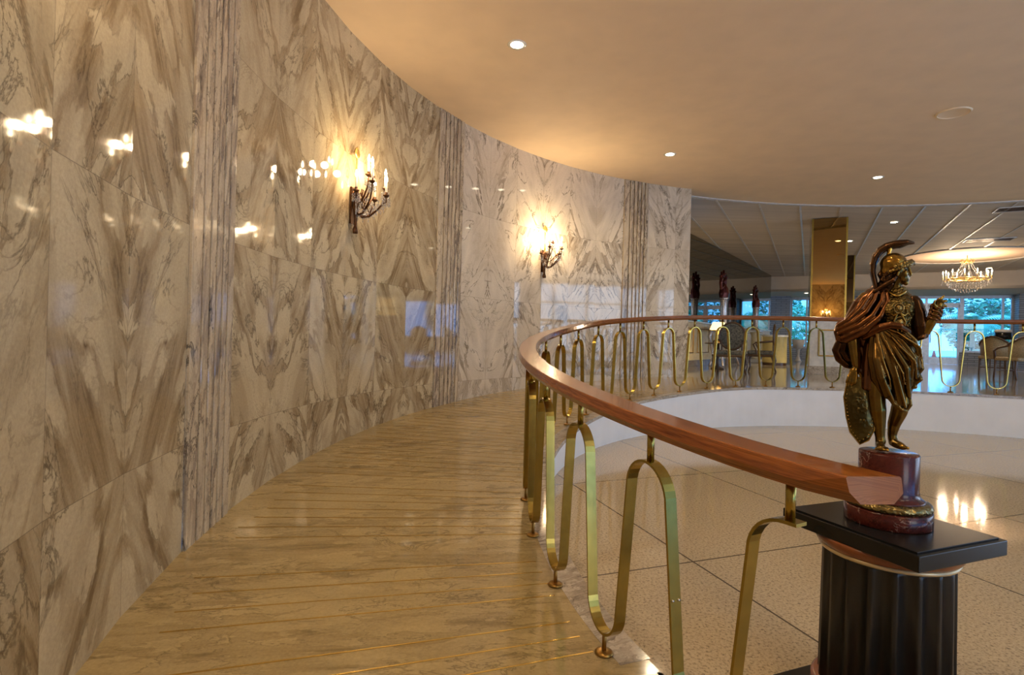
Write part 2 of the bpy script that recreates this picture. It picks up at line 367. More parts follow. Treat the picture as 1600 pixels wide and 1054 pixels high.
# ------------------------------------------------------------ marble wall with its fluted pilasters
PW = 31 / 6
def marble_wall():
    vs, fs, uv, uvp, mi = [], [], [], [], []
    rows = [(-.06, .61), (.61, 1.73), (1.73, 2.86), (2.86, ZC + .02)]
    bays = [(259.0, 228.0, 0), (223.4, 192.4 - 4.8, 0), (183.0, 152.0, 0), (147.4, 116.4, 1), (111.8, 103.8, 1)]
    bays = [(258.8, 227.8, 0), (223.2, 187.6 + 4.6, 0)] and [(254.2, 223.2, 0), (218.6, 187.6, 0), (183.0, 152.0, 0), (147.4, 116.4, 1), (111.8, 103.9, 1)]
    k = 0
    for bi, (a, b, m) in enumerate(bays):
        n = max(1, round((a - b) / PW)) if bi < 4 else 2
        cuts = [a - PW * i for i in range(n)] + [b]
        for i in range(n):
            t0, t1 = cuts[i], cuts[i+1]
            wd = 2 * RW * math.sin(R((t0 - t1) / 2))
            for j, (z0, z1) in enumerate(rows):
                n0 = len(vs)
                vs += [pol(t0, RW, z0), pol(t1, RW, z0), pol(t1, RW, z1), pol(t0, RW, z1)]
                fs.append((n0, n0+1, n0+2, n0+3)); mi.append(m)
                ox, oy = 7.3 * ((k + i) // 2 % 5) + bi * 3.1 + .3 * j, 5.7 * bi + 2.9 * ((j + 1) // 2)
                u0, u1 = (0, wd) if i % 2 == 0 else (wd, 0)
                lo = 1.12 - (z1 - z0) if j == 0 else 0
                v0, v1 = (lo, 1.12) if j % 2 == 0 else (1.12, 0)
                uv.append([(u0+ox, v0+oy), (u1+ox, v0+oy), (u1+ox, v1+oy), (u0+ox, v1+oy)])
                e = .29 if n == 2 and False else 0
                uvp.append([(0, lo), (.5815, lo), (.5815, 1.12), (0, 1.12)])
        k += n
    # rear face and end of the wall
    ang = [254.2 - i * (254.2 - 103.9) / 40 for i in range(41)]
    for i in range(40):
        n0 = len(vs); vs += [pol(ang[i], RW + .22, -.06), pol(ang[i+1], RW + .22, -.06), pol(ang[i+1], RW + .22, ZC + .02), pol(ang[i], RW + .22, ZC + .02)]
        fs.append((n0+3, n0+2, n0+1, n0)); mi.append(1); uv.append([(0, 0)] * 4); uvp.append([(.2, .5)] * 4)
    n0 = len(vs); vs += [pol(103.9, RW, -.06), pol(103.9, RW + .22, -.06), pol(103.9, RW + .22, ZC + .02), pol(103.9, RW, ZC + .02)]
    fs.append((n0, n0+1, n0+2, n0+3)); mi.append(1); uv.append([(0, 0), (.2, 0), (.2, 4), (0, 4)]); uvp.append([(.2, .5)] * 4)
    me = bpy.data.meshes.new('wall_left'); me.from_pydata([tuple(v) for v in vs], [], fs)
    L = me.uv_layers.new(name='UVMap'); L2 = me.uv_layers.new(name='Panel')
    for p, a, b in zip(me.polygons, uv, uvp):
        for q, li in enumerate(p.loop_indices): L.data[li].uv = a[q]; L2.data[li].uv = b[q]
    me.materials.append(M['wall_tan']); me.materials.append(M['wall_grey'])
    me.polygons.foreach_set('material_index', mi); me.update()
    o = bpy.data.objects.new('wall_left', me); COL.objects.link(o); return struct(o)
marble_wall()
for k, th in enumerate((223.2, 187.6, 152.0, 116.4)):
    # cross-section of the fluted strip: a plain fillet, then narrow ribs parted by dark grooves
    prof = [(0, .0)]; x = 0
    def rib(x0, x1, h=.016): return [(x0, -.03), (x0 + .002, h - .004), (x0 + .006, h), (x1 - .006, h), (x1 - .002, h - .004), (x1, -.03)]
    prof = []
    for x0, x1 in [(.002, .113), (.127, .200), (.214, .276), (.290, .352), (.366, .428), (.442, .515)]: prof += rib(x0, x1)
    b = MB(); vs = []; W = 2 * RW * math.sin(R(2.3)); A = pol(th, RW); B = pol(th - 4.6, RW); d = (B - A).normalized(); nrm = Vector((d.y, -d.x, 0))
    if nrm.dot(Vector((C0.x, C0.y, 0)) - A) < 0: nrm = -nrm
    s = W / .517; n = len(prof)
    for z in (-.06, ZC + .02):
        for (x, h) in prof: vs.append(A + d * x * s + nrm * h + Vector((0, 0, z)))
    b.add(vs, [(i, i+1, n+i+1, n+i) for i in range(n-1)]); ln = [0]
    for i in range(n-1): ln.append(ln[-1] + math.hypot(prof[i+1][0]-prof[i][0], prof[i+1][1]-prof[i][1]))
    o_ = k * 3.7
    struct(b.build('trim_%d' % (k + 1), M['flute'], uvs=[[(ln[i]+o_, 0), (ln[i+1]+o_, 0), (ln[i+1]+o_, 4), (ln[i]+o_, 4)] for i in range(n-1)]))

# ------------------------------------------------------------ floors
def annulus(name, m, r0, r1, a0, a1, zf, n, under=None, parent=None):
    vs, fs = [], []
    for i in range(n + 1):
        a = a0 + (a1 - a0) * i / n
        vs += [pol(a, r0(a) if callable(r0) else r0, zf(a)), pol(a, r1(a) if callable(r1) else r1, zf(a))]
        if under is not None: vs += [pol(a, r0(a) if callable(r0) else r0, under(a)), pol(a, r1(a) if callable(r1) else r1, under(a))]
    st = 4 if under is not None else 2
    for i in range(n):
        o = i * st; fs.append((o, o+1, o+st+1, o+st))
        if under is not None: fs += [(o+2, o+st+2, o+st+3, o+3), (o, o+st, o+st+2, o+2), (o+1, o+3, o+st+3, o+st+1)]
    if under is not None: fs += [(0, 2, 3, 1), (n*st, n*st+1, n*st+3, n*st+2)]
    b = MB().add(vs, fs); return b.build(name, m, parent)
struct(MB().lathe([(0.001, -.1), (RF + .02, -.1), (RF + .02, 0), (0.001, 0)], (C0.x, C0.y, 0), 96, smooth=False).build('floor', M['terrazzo']))
ramp = struct(annulus('ramp_floor', M['ramp'], RF, RW + .02, 103, 300, zfloor, 120, lambda a: -.1))
for i in range(58):      # brass anti-slip strips set radially into the ramp
    a = 199.2 - 1.3 * i
    if i in (3, 8, 9, 17): continue
    r0, r1 = 4.66 + random.uniform(-.01, .01), 6.27 + random.uniform(-.04, .02)
    A, B = pol(a, r0), pol(a, r1); A.z = B.z = zfloor(a) + .0005
    MB().bar(A, B, .0075, .003).build('brass_strip', M['strip'], ramp)
qC = E2.dot(C0)
def rout(a):
    c = math.cos(R(a) - math.atan2(E2.y, E2.x)); r = 34
    if c > .05: r = min(r, (28.1 - qC) / c)
    return r
uf = struct(annulus('upper_floor', M['upper'], RF + .30, rout, -50, 103.3, lambda a: ZU - .002, 80))
annulus('upper_floor_rear', M['upper'], RW + .05, rout, 103, 150, lambda a: ZU - .002, 30, None, uf)
struct(annulus('trim_5', M['coping'], RF - .012, RF + .31, -50, 103, lambda a: ZU, 90, lambda a: ZU - .035))
struct(annulus('wall_opening', M['fascia'], RF - .001, RF + .12, -50, 200.5, lambda a: max(zfloor(a) - .034, -.01) if a > 100 else ZU - .036, 150, lambda a: -.05))
struct(annulus('trim_6', M['coping'], RF - .012, RF + .12, 103, 200.5, lambda a: zfloor(a) + .001, 70, lambda a: zfloor(a) - .035))
struct(MB().add([pq(-16, 28.2, .38), pq(30, 28.2, .38), pq(45, 75, .38), pq(-30, 75, .38)], [(0, 1, 2, 3)]).build('ground', M['lawn']))

# ------------------------------------------------------------ ceilings
RC, RR = Vector((5.98, 2.34)), 8.43
def rc(a, r, z): return Vector((RC.x + r * math.cos(a), RC.y + r * math.sin(a), z))
ce = struct(MB().lathe([(.001, ZC), (RR, ZC), (RR, ZC + .1), (.001, ZC + .1)], (RC.x, RC.y, 0), 128, smooth=False).build('ceiling', M['ceil']))
MB().tube([rc(2 * math.pi * i / 128, RR, ZC) for i in range(128)], .018, 8, closed=True).build('edge_trim', M['trimw'], ce)
MB().tube([rc(2 * math.pi * i / 128, RR + .1, ZC + .004) for i in range(128)], .012, 8, closed=True).build('edge_trim', M['trimw'], ce)
HC = Vector((13.5, 16.2)); HR = 1.62; hp, hq = E1.dot(HC), E2.dot(HC)
PMIN, PMAX, QMIN, QS, QW = -14, 16, -13, 24.9, 28.0
bm = bmesh.new()
def loop(pts):
    v = [bm.verts.new(p) for p in pts]; return [bm.edges.new((v[i], v[(i+1) % len(v)])) for i in range(len(v))]
ed = loop([pq(PMIN, QMIN, ZC+.012), pq(PMAX, QMIN, ZC+.012), pq(PMAX, QS, ZC+.012), pq(PMIN, QS, ZC+.012)])
ed += loop([rc(2*math.pi*i/96, RR - .05, ZC+.012) for i in range(96)])
ed += loop([Vector((HC.x + HR*math.cos(2*math.pi*i/48), HC.y + HR*math.sin(2*math.pi*i/48), ZC+.012)) for i in range(48)])
bmesh.ops.triangle_fill(bm, use_beauty=True, edges=ed)
me = bpy.data.meshes.new('far_ceiling'); bm.to_mesh(me); bm.free(); me.materials.append(M['ceil_far'])
fc = bpy.data.objects.new('far_ceiling', me); COL.objects.link(fc); struct(fc)
b = MB().lathe([(HR, ZC + .012), (HR, ZC + .30), (HR * .8, ZC + .38), (.001, ZC + .42)], (HC.x, HC.y, 0), 48); b.f.pop(); b.sm.pop()
b.build('chandelier_recess', plaster('recess plaster peach', (.80, .60, .44)), fc)
MB().tube([Vector((HC.x + HR*math.cos(2*math.pi*i/48), HC.y + HR*math.sin(2*math.pi*i/48), ZC)) for i in range(48)], .02, 6, closed=True).build('recess_trim', M['trimw'], fc)
for k in range(-6, 14):                  # metal seams between the ceiling boards
    p = -1.67 + .72 * k
    dp = p - E1.dot(RC); q0 = E2.dot(RC) + (math.sqrt(RR**2 - dp**2) if abs(dp) < RR else -2)
    segs = [(q0 + .02, QS)]
    if abs(p - hp) < HR: h = math.sqrt(HR**2 - (p - hp)**2); segs = [(q0 + .02, hq - h), (hq + h, QS)]
    for s0, s1 in segs:
        if p < -2.2: s0 = max(s0, E2.dot(Vector((4.5, 13.96))) - 3)
        MB().bar(pq(p, s0, ZC + .008), pq(p, s1, ZC + .008), .035, .016).build('seam_strip', M['trimw'], fc)
for q in [12.5 + 1.55 * k for k in range(8)]:
    pass
sf = MB(); sf.box(pq((PMIN+PMAX)/2, QS + .05, (ZC + .1 + 3.37) / 2), (PMAX - PMIN, .1, ZC + .1 - 3.37), R(-28.7)); sf.box(pq((PMIN+PMAX)/2, (QS + QW) / 2 + .15, 3.42), (PMAX - PMIN, QW - QS + .3, .1), R(-28.7))
struct(sf.build('soffit_ceiling', M['soffit']))
# plain lobby walls out of the frame
b = MB(); b.box(pq(PMIN - .1, 7, 1.95), (.2, 42, 4.2), R(-28.7)); struct(b.build('wall_west', M['white']))
b = MB(); b.box(pq(PMAX + .1, 7, 1.95), (.2, 42, 4.2), R(-28.7)); struct(b.build('wall_east', M['white']))
b = MB(); b.box(pq(1, QMIN - .1, 1.95), (30, .2, 4.2), R(-28.7)); struct(b.build('wall_south', M['white']))

# ------------------------------------------------------------ entrance window wall
def wbox(b, p0, p1, z0, z1, q=QW, t=.12, rot=R(-28.7)): return b.box(pq((p0+p1)/2, q, (z0+z1)/2), (p1-p0, t, z1-z0), rot)
def uv_box(b):
    out = []
    for f in b.f:
        vs = [b.v[i] for i in f]; n = (vs[1]-vs[0]).cross(vs[2]-vs[0])
        nz = abs(n.normalized().z)
        out.append([((E1.dot(v.xy) + E2.dot(v.xy) * .9), v.z) if nz < .5 else (v.x, v.y) for v in vs])
    return out
ws = MB()
for p0, p1, d in [(-1.6, -.8, .9), (1.2, 1.85, .6), (6.93, 7.7, .8), (11.8, 12.6, .8), (-6.4, -5.6, .8)]:
    ws.box(pq((p0+p1)/2, QW - d/2 + .1, (3.4+ZU)/2), (p1-p0, d, 3.4-ZU), R(-28.7))
for p0, p1 in [(-14, -6.4), (-5.6, -1.6), (-.8, 1.2), (5.3, 6.93), (7.7, 11.8), (12.6, 16)]:
    wbox(ws, p0, p1, .3, 1.08, t=.22)
struct(ws.build('wall_back', M['brick'], uvs=uv_box(ws)))
wn = [0]
def window(p0, p1, z0=1.08, z1=3.36, mull=(), transom=None):
    wn[0] += 1; b = MB(); f = .07
    for a, c in ((p0, p0+f), (p1-f, p1)): wbox(b, a, c, z0, z1, t=.1)
    for a, c in ((z0, z0+f), (z1-.12, z1)): wbox(b, p0, p1, a, c, t=.1)
    for m in mull: wbox(b, m-f/2, m+f/2, z0, z1, t=.09)
    if transom: wbox(b, p0, p1, transom-.05, transom+.05, t=.09)
    o = struct(b.build('window_%d' % wn[0], M['frame']))
    g = MB(); wbox(g, p0+f, p1-f, z0+f, z1-.12, t=.012); g.build('pane', M['pane'], o); return o
window(-5.6, -1.6, mull=(-3.6,)); window(-.8, 1.2, mull=(-.15,)); window(5.35, 6.93, mull=(6.62,)); window(7.7, 11.8, mull=(9.7,)); window(12.6, 16, mull=(14.3,)); window(-14, -6.4, mull=(-12, -10, -8))
# glazed entrance: fixed sidelights and a pair of doors under a transom
def glazed(name, p0, p1, z0, z1, stile=.1, rail=.28):
    b = MB()
    for a, c in ((p0, p0+stile), (p1-stile, p1)): wbox(b, a, c, z0, z1, t=.08)
    wbox(b, p0, p1, z0, z0+rail, t=.08); wbox(b, p0, p1, z1-.12, z1, t=.08)
    o = struct(b.build(name, M['frame'])); g = MB(); wbox(g, p0+stile, p1-stile, z0+rail, z1-.12, t=.012); g.build('pane', M['pane'], o); return o
for i, (p0, p1) in enumerate([(1.85, 2.95), (2.95, 4.2), (4.2, 5.35)]):
    o = glazed('door_%d' % (i + 1), p0 + .02, p1 - .02, ZU, 3.0)
    h = MB(); s = p1 - .14 if i == 0 else p0 + .14; h.tube([pq(s, QW - .09, 1.45), pq(s, QW - .09, 1.85)], .018, 6); h.build('door_handle', M['chrome'], o)
b = MB(); wbox(b, 1.85, 5.35, 3.0, 3.07, t=.12); wbox(b, 1.85, 5.35, 3.25, 3.36, t=.12)
for p in (1.87, 2.95, 4.2, 5.33): wbox(b, p-.04, p+.04, ZU, 3.36, t=.13)
o = struct(b.build('window_frame', M['frame'])); g = MB(); wbox(g, 1.9, 5.3, 3.07, 3.25, t=.012); g.build('pane', M['pane'], o)

# ------------------------------------------------------------ tinted mirror wall, wainscot below
MA = Vector((3.1, 12.045)); MZ = Vector((10.4, 22.0)); md = (MZ - MA).normalized(); mn = Vector((md.y, -md.x)); mrot = math.atan2(md.y, md.x); ML = (MZ - MA).length
def mpt(s, off, z): v = MA + md * s + mn * off; return Vector((v.x, v.y, z))
mw = MB().box(mpt(ML/2, -.15, (ZC+ZU)/2), (ML, .3, ZC - ZU), mrot); mwo = struct(mw.build('mirror_wall', M['white']))
MB().box(mpt(ML/2, .01, (ZC + 1.74)/2), (ML, .016, ZC - 1.74), mrot).build('mirror_panel', M['mirror'], mwo)
MB().box(mpt(ML + .01, -.15, (ZC + 1.74)/2), (.016, .3, ZC - 1.74), mrot).build('mirror_panel', M['mirror'], mwo)
MB().box(mpt(ML/2, .01, 1.15), (ML, .02, 1.17), mrot).build('wainscot', M['cream'], mwo)
MB().box(mpt(ML/2, .03, 1.735), (ML, .08, .035), mrot).build('chair_rail', M['console'], mwo)
MB().box(mpt(ML/2, .03, ZU + .08), (ML, .05, .16), mrot).build('stone_baseboard', M['stone'], mwo)
def gframe(b, fn, w, z0, z1, t=.022):
    for a, c, e, f in ((-w/2, z0, w/2, z0), (-w/2, z1, w/2, z1), (-w/2, z0, -w/2, z1), (w/2, z0, w/2, z1)): b.bar(fn(a, c), fn(e, f), t, t)
for k in range(9):
    b = MB(); s = .9 + 1.35 * k; gframe(b, lambda a, z: mpt(s + a, .03, z), 1.0, .93, 1.56); b.build('frame_moulding', M['brass_d'], mwo)

# ------------------------------------------------------------ mirror-clad columns
def column(A, wd, ang, frame=True, mm='mirror_b'):
    d = Vector((math.cos(ang), math.sin(ang))); n = Vector((d.y, -d.x))   # n faces the rotunda
    def pt(s, off, z): v = A + d * s + n * off; return Vector((v.x, v.y, z))
    r = struct(MB().box(pt(wd/2, -wd/2, (ZC+ZU)/2), (wd, wd, ZC - ZU), ang).build('mirror_column', M['white']))
    for (s, o, x, y) in ((wd/2, .008, wd, .016), (-.008, -wd/2, .016, wd), (wd+.008, -wd/2, .016, wd), (wd/2, -wd-.008, wd, .016)):
        MB().box(pt(s, o, (ZC + 1.74)/2), (x, y, ZC - 1.74), ang).build('mirror_panel', M[mm], r)
        MB().box(pt(s, o, ZU + .09), (x + .02, y + .02, .18), ang).build('stone_base', M['coping'], r)
    for s, o in ((0, 0), (wd, 0), (0, -wd), (wd, -wd)):
        MB().box(pt(s, o + (.008 if o == 0 else -.008), (ZC + 1.74)/2), (.035, .035, ZC - 1.74), ang).build('gilt_edge', M['brass'], r)
    if frame:
        b = MB(); gframe(b, lambda a, z: pt(wd*.52 + a, .01, z), .33, .98, 1.54, .028); b.build('frame_moulding', M['brass_d'], r)
    return r
column(Vector((6.57, 12.0)), .65, R(-25.7))
column(Vector((9.85, 16.9)), .62, R(-28.7), True, 'mirror_d')

# frames and walls added around the unseen fill lights, to reflect as windows
def added_window_frame(name, a, b, z0, z1, n, wall):
    a, b = Vector(a), Vector(b); d = (b - a).normalized(); L = (b - a).length; m = MB(); ang = math.atan2(d.y, d.x)
    for k in range(n + 1): c = a + d * (L * k / n); m.box((c.x, c.y, (z0+z1)/2), (.09, .09, z1-z0), ang)
    for z in (z0, z0 + (z1-z0)*.72, z1): c = (a + b)/2; m.box((c.x, c.y, z), (L, .08, .08), ang)
    struct(m.build(name, M['frame']))
    nn = Vector((-d.y, d.x)) * .16; c = (a + b)/2 + nn; m = MB()
    m.box((c.x, c.y, z0/2 - .05), (L + 4, .2, z0 + .1), ang); m.box((c.x, c.y, (z1 + 4.1)/2), (L + 4, .2, 4.1 - z1), ang)
    for s_ in (-1, 1): e = c + d * s_ * (L/2 + 1); m.box((e.x, e.y, 2), (2, .2, 4.2), ang)
    struct(m.build(wall, M['white']))
added_window_frame('window_7', (17.42, 8.0), (17.42, -7.0), .6, 3.8, 10, 'wall_right')
added_window_frame('window_8', (10.0, -8.12), (1.0, -8.12), 1.0, 3.6, 6, 'wall_behind')
# ------------------------------------------------------------ balustrade: one railing
rail = tag(empty('railing', pol(180, RB, 0)), 'curved balustrade with mahogany handrail on looping flat brass bands around the opening', 'railing')
ROFF = -rail.location
def rl(v): return Vector(v) + ROFF
def handrail(a0, a1, name, ends=(0, 0)):
    n = max(2, int(abs(a1 - a0) / 1.2)); vs, fs, uvs = [], [], []
    for i in range(n + 1):
        a = a0 + (a1 - a0) * i / n; z = zrail(a)
        sec = [(-.044, 0), (.044, 0), (.063, .024), (.058, .058), (.054, .061), (-.054, .061), (-.058, .058), (-.063, .024)]
        if ends[1] and i == n: sec[1] = (.026, .0); sec[2] = (.050, .026)
        for (o, h) in sec: vs.append(rl(pol(a + (.75 * (.061 - o) / .122 * max(0, i - n + 2) / 2 if ends[1] else 0), RB + .012 + o, z + h)))
    S = 8
    for i in range(n):
        for k in range(S):
            fs.append((i*S+k, i*S+(k+1) % S, (i+1)*S+(k+1) % S, (i+1)*S+k)); l0, l1 = i * R(1.2) * RB, (i+1) * R(1.2) * RB
            uvs.append([(l0, k*.04), (l0, k*.04+.04), (l1, k*.04+.04), (l1, k*.04)])
    fs.append(tuple(range(S))); uvs.append([(.2, .1*k) for k in range(S)]); fs.append(tuple(n*S+k for k in range(S))[::-1]); uvs.append([(.2*(k % 2), .02*k) for k in range(S)])
    b = MB().add(vs, fs); o = b.build(name, M['rail'], rail, uvs=uvs)
    if ends[1]: o.data.materials.append(M['endgrain']); o.data.polygons[-1].material_index = 1
    bm = bmesh.new(); bm.from_mesh(o.data); bmesh.ops.recalc_face_normals(bm, faces=bm.faces); bm.to_mesh(o.data); bm.free(); return o
cuts = [-40, -8, 24, 56, 88, 114, 143, 178, 211.3]
for i in range(8): handrail(cuts[i], cuts[i+1], 'handrail', (0, i == 7))
PER = 6.53; P0 = 91.7
def band_path(c, lo, hi):
    # centre-line of one period: foot loop at c-PER/2 up over the post at c and down again, in (angle, t) with t 0 bottom, 1 top
    pts = []; H = lambda a: (zrail(a) - .105) - (zfloor(a) + .085)
    m = .106 / RB * 180 / math.pi      # loop radius in degrees
    hz = .11
    def low(x): return x
    up = []
    for k in range(0, 9): a = R(90 * k / 8); up.append((-PER/2 + m * math.sin(a), hz * (1 - math.cos(a)), 'b'))
    for k in range(0, 9): a = R(90 * k / 8); up.append((-m * math.cos(a), hz * (1 - math.sin(a)), 't'))
    full = up + [(-x, h, s) for x, h, s in up[::-1]][1:]
    return [(c + x, h, s) for x, h, s in full if lo - 1e-6 <= x <= hi + 1e-6]
def band(c, lo, hi):
    pl = []
    for a, h, s in band_path(c, lo, hi):
        z = zfloor(a) + .085 + h if s == 'b' else zrail(a) - .105 - h
        pl.append((R(a) * RB, z, a))
    vs, fs = [], []; n = len(pl); T = .0045; W = .021
    if hi < 1: pl.append((pl[-1][0] + .03, pl[-1][1], pl[-1][2]))
    n = len(pl)
    for i, (s, z, a) in enumerate(pl):
        p, q = pl[max(i-1, 0)], pl[min(i+1, n-1)]; ds, dz = q[0]-p[0], q[1]-p[1]; L = math.hypot(ds, dz); nx, nz = -dz/L, ds/L
        for e, r in ((T, -W), (T, W), (-T, W), (-T, -W)):
            aa = math.degrees((s + nx * e) / RB); vs.append(rl(pol(aa, RB + r, z + nz * e)))
    for i in range(n-1):
        for k in range(4): fs.append((i*4+k, i*4+(k+1) % 4, (i+1)*4+(k+1) % 4, (i+1)*4+k))
    fs += [(0, 3, 2, 1), tuple((n-1)*4+k for k in range(4))]
    b = MB(); b.add(vs, fs, False); return b
for k in range(-20, 19):
    c = P0 + PER * k; lo, hi = -PER/2, PER/2
    if c > 211: continue
    last = c + PER > 211
    if last: hi = 0
    o = band(c, lo, hi).build('looped_band', M['brass'], rail)
    b = MB(); b.tube([rl(pol(c, RB, zrail(c) - .104)), rl(pol(c, RB, zrail(c) + .004))], .0125, 12, cap=False); b.build('upper_post', M['brass'], rail)
    if True:
        f = c - PER/2; z = zfloor(f)
        b = MB(); b.tube([rl(pol(f, RB, z)), rl(pol(f, RB, z + .088))], .009, 10, cap=False); fo = b.build('foot_post', M['brass_d'], rail)
        q = rl(pol(f, RB, z)); MB().lathe([(.001, .0), (.036, .0), (.036, .006), (.028, .012), (.012, .014), (.001, .014)], q, 20).build('foot_flange', M['brass_d'], fo)
for s in (-.012, .012):                     # the screws that join two bands
    a = P0 + PER * 17 + 1.70; z = .389
    MB().ell(rl(pol(a + .06, RB + s, z)), .0055, n=8, m=6).build('screw', M['chrome'], rail)

# ------------------------------------------------------------ wall sconces
def make_sconce():
    r = empty('wall_sconce')
    # local frame: X out of the wall, Y along it, Z up; z=0 at the foot of the backplate
    b = MB(); b.lathe([(.001, 0), (.030, .0), (.034, .03), (.018, .07), (.022, .16), (.034, .24), (.040, .33), (.030, .39), (.018, .42), (.001, .43)], (.045, 0, 0), 14, sx=.7)
    b.ell((.03, 0, .36), (.02, .05, .05)); b.box((.008, 0, .26), (.016, .06, .34)); 
    for s in (-1, 1): b.tube([(.05, .02*s, .30), (.08, .06*s, .34), (.07, .05*s, .39), (.05, .03*s, .37)], .007, 6)
    b.build('backplate', M['iron'], r)
    b = MB(); b.tube([(.045, 0, .42), (.045, 0, .70)], [.012, .007], 8); b.ell((.045, 0, .745), (.012, .038, .048)); b.tube([(.045, 0, .70), (.05, .03, .72), (.045, .045, .75), (.045, .02, .785), (.045, 0, .80), (.045, -.02, .785), (.045, -.045, .75), (.05, -.03, .72), (.045, 0, .70)], .007, 6)
    b.build('crest_ornament', M['gilt'], r)
    arms = [(-62, .20, .30, .34), (-30, .26, .22, .43), (0, .30, .20, .33), (30, .26, .22, .43), (62, .20, .30, .34), (-14, .14, .34, .52), (14, .14, .34, .52)]
    rnd = random.Random(3); cr = MB()
    for an, L, z0, z1 in arms:
        dx, dy = math.cos(R(an)), math.sin(R(an)); P = lambda t, z: Vector((.05 + dx*L*t, dy*L*t, z))
        b = MB(); b.tube([P(0, z0), P(.2, z0-.05), P(.45, z0-.045), P(.7, z0+.01), P(.9, z0+.07), P(1, z1-.05), P(1, z1)], [.011, .010, .009, .009, .008, .007, .006], 7)
        b.tube([P(.45, z0-.03), P(.55, z0+.04), P(.45, z0+.07), P(.36, z0+.03), P(.42, z0)], .005, 6)
        b.lathe([(.001, z1-.01), (.014, z1-.005), (.032, z1+.012), (.030, z1+.016), (.013, z1+.018), (.015, z1+.04), (.001, z1+.04)], (P(1, 0).x, P(1, 0).y, 0), 12)
        a = b.build('candle_arm', M['iron'], r)
        b = MB(); b.lathe([(.001, z1+.03), (.0105, z1+.03), (.0105, z1+.13), (.001, z1+.13)], (P(1, 0).x, P(1, 0).y, 0), 10); b.build('candle_sleeve', M['candle'], a)
        b = MB(); b.lathe([(.001, z1+.13), (.007, z1+.135), (.0125, z1+.155), (.009, z1+.178), (.001, z1+.20)], (P(1, 0).x, P(1, 0).y, 0), 10); b.build('candle_bulb', M['flame'], a)
        for k in range(9):
            q = 2*math.pi*k/9; c = P(1, z1 - .012) + Vector((.034*math.cos(q), .034*math.sin(q), 0))
            for m in range(3): cr.octa(c - Vector((0, 0, .018 + .024*m)), .0065 + .002*(m == 2), .011 + .006*(m == 2))
        for k in range(16):                   # swags of beads back to the stem
            t = .06 + .9*k/15; c = P(t, z1*(t) + (z0-.03)*(1-t) - .10*math.sin(math.pi*t)); cr.octa(c, .007, .010)
            if k % 3 == 0: cr.octa(c - Vector((0, 0, .03)), .008, .018)
    for k in range(110):
        t = rnd.random(); an = R(rnd.uniform(-60, 60)); L = rnd.uniform(.06, .26)
        cr.octa((.05 + L*math.cos(an), L*math.sin(an), .10 + .5*L + rnd.uniform(0, .09)), .007, rnd.uniform(.009, .018))
    tag(cr.build('crystal_drops', M['crystal'], r), kind='stuff')
    return r
sconces = [(166.9, 'crystal candle sconce on the nearer tan marble bay, left of the second fluted strip'), (131.9, 'crystal candle sconce on the farther grey marble bay, above the bend of the handrail'),
           (203.1, 'crystal candle sconce on the marble wall just beyond the left edge'), (238.7, 'crystal candle sconce on the marble wall behind the viewpoint')]
proto = make_sconce()
for i, (th, lab) in enumerate(sconces):
    o = proto if i == 0 else copy_tree(proto)
    # the flat slab behind it: a little inside the circle
    rr = RW * math.cos(R(PW/2)) / math.cos(R(((th - 152.0) % PW) - PW/2)) if True else RW
    if i == 0: rr = RW - .003
    o.location = pol(th, RW - .012, 2.13); o.rotation_euler = (0, 0, R(th + 180)); tag(o, lab, 'sconce', 'crystal wall sconces')
    for s in (-1, 1): light('sconce_lamp', 'POINT', (.18, .13*s, .60), 9, WARM, .03, parent=o)
    light('sconce_lamp', 'POINT', (.32, 0, .56), 7, WARM, .03, parent=o)

# ------------------------------------------------------------ recessed downlights, grille, vents
def downlight(loc, r=.075, name='recessed_downlight', power=16):
    o = empty(name, loc)
    MB().lathe([(r*.82, -.002), (r*1.12, -.006), (r*1.2, .0), (r*1.12, .004), (r*.82, .004), (r*.82, -.002)], n=28).build('trim_ring', M['console'], o)
    MB().lathe([(.001, -.012), (r*.5, -.010), (r*.82, -.004), (r*.82, .003), (.001, .003)], n=24).build('lens', M['dl'], o)
    light('downlight_lamp', 'SPOT', (0, 0, -.07), power * 4, (1, .78, .50), .05, spot=150, parent=o)
    return o
dls = [(162.0, 'downlight in the rotunda ceiling nearest the marble wall, large and bright'), (118.9, 'downlight in the rotunda ceiling right of the marble wall, middle of three'), (77.4, 'small downlight in the rotunda ceiling near the ceiling edge, rightmost of three')]
rads = {162.0: 5.01, 118.9: 5.1, 77.4: 5.43}
for th, lab in dls: tag(downlight(pol(th, rads[th], ZC)), lab, 'ceiling light', 'recessed ceiling downlights')
for th in (35, -8, -50, -92, 205, 248): tag(downlight(pol(th, 5.2, ZC)), 'downlight of the rotunda ring outside the picture', 'ceiling light', 'rotunda downlights outside the frame')
for x, y, lab in [(1327, 376.5, 'downlight in the far board ceiling right beside the mirror-clad column'), (1397, 347, 'downlight in the far board ceiling above the statue plume'), (1546, 418.5, 'small far downlight in the board ceiling right of the chandelier')]:
    p = on_z(x, y, ZC + .004); tag(downlight(p, .08, power=13), lab, 'ceiling light', 'recessed ceiling downlights')
for x, y, lab in [(1260, 457.5, 'tiny downlight in the low window soffit left of the mirror-clad column')]:
    p = on_z(x, y, 3.365); tag(downlight(p, .08, power=8), lab, 'ceiling light', 'recessed ceiling downlights')
g = tag(empty('ceiling_speaker', on_z(1490, 176, ZC)), 'flat round speaker grille in the rotunda ceiling above the statue', 'speaker')
MB().lathe([(.001, -.006), (.15, -.006), (.165, -.012), (.175, 0), (.001, 0)], n=40).build('grille', M['ceil'], g)
MB().tube([Vector((.158*math.cos(a*math.pi/20), .158*math.sin(a*math.pi/20), -.008)) for a in range(40)], .006, 6, closed=True).build('grille_ring', M['ceil'], g)
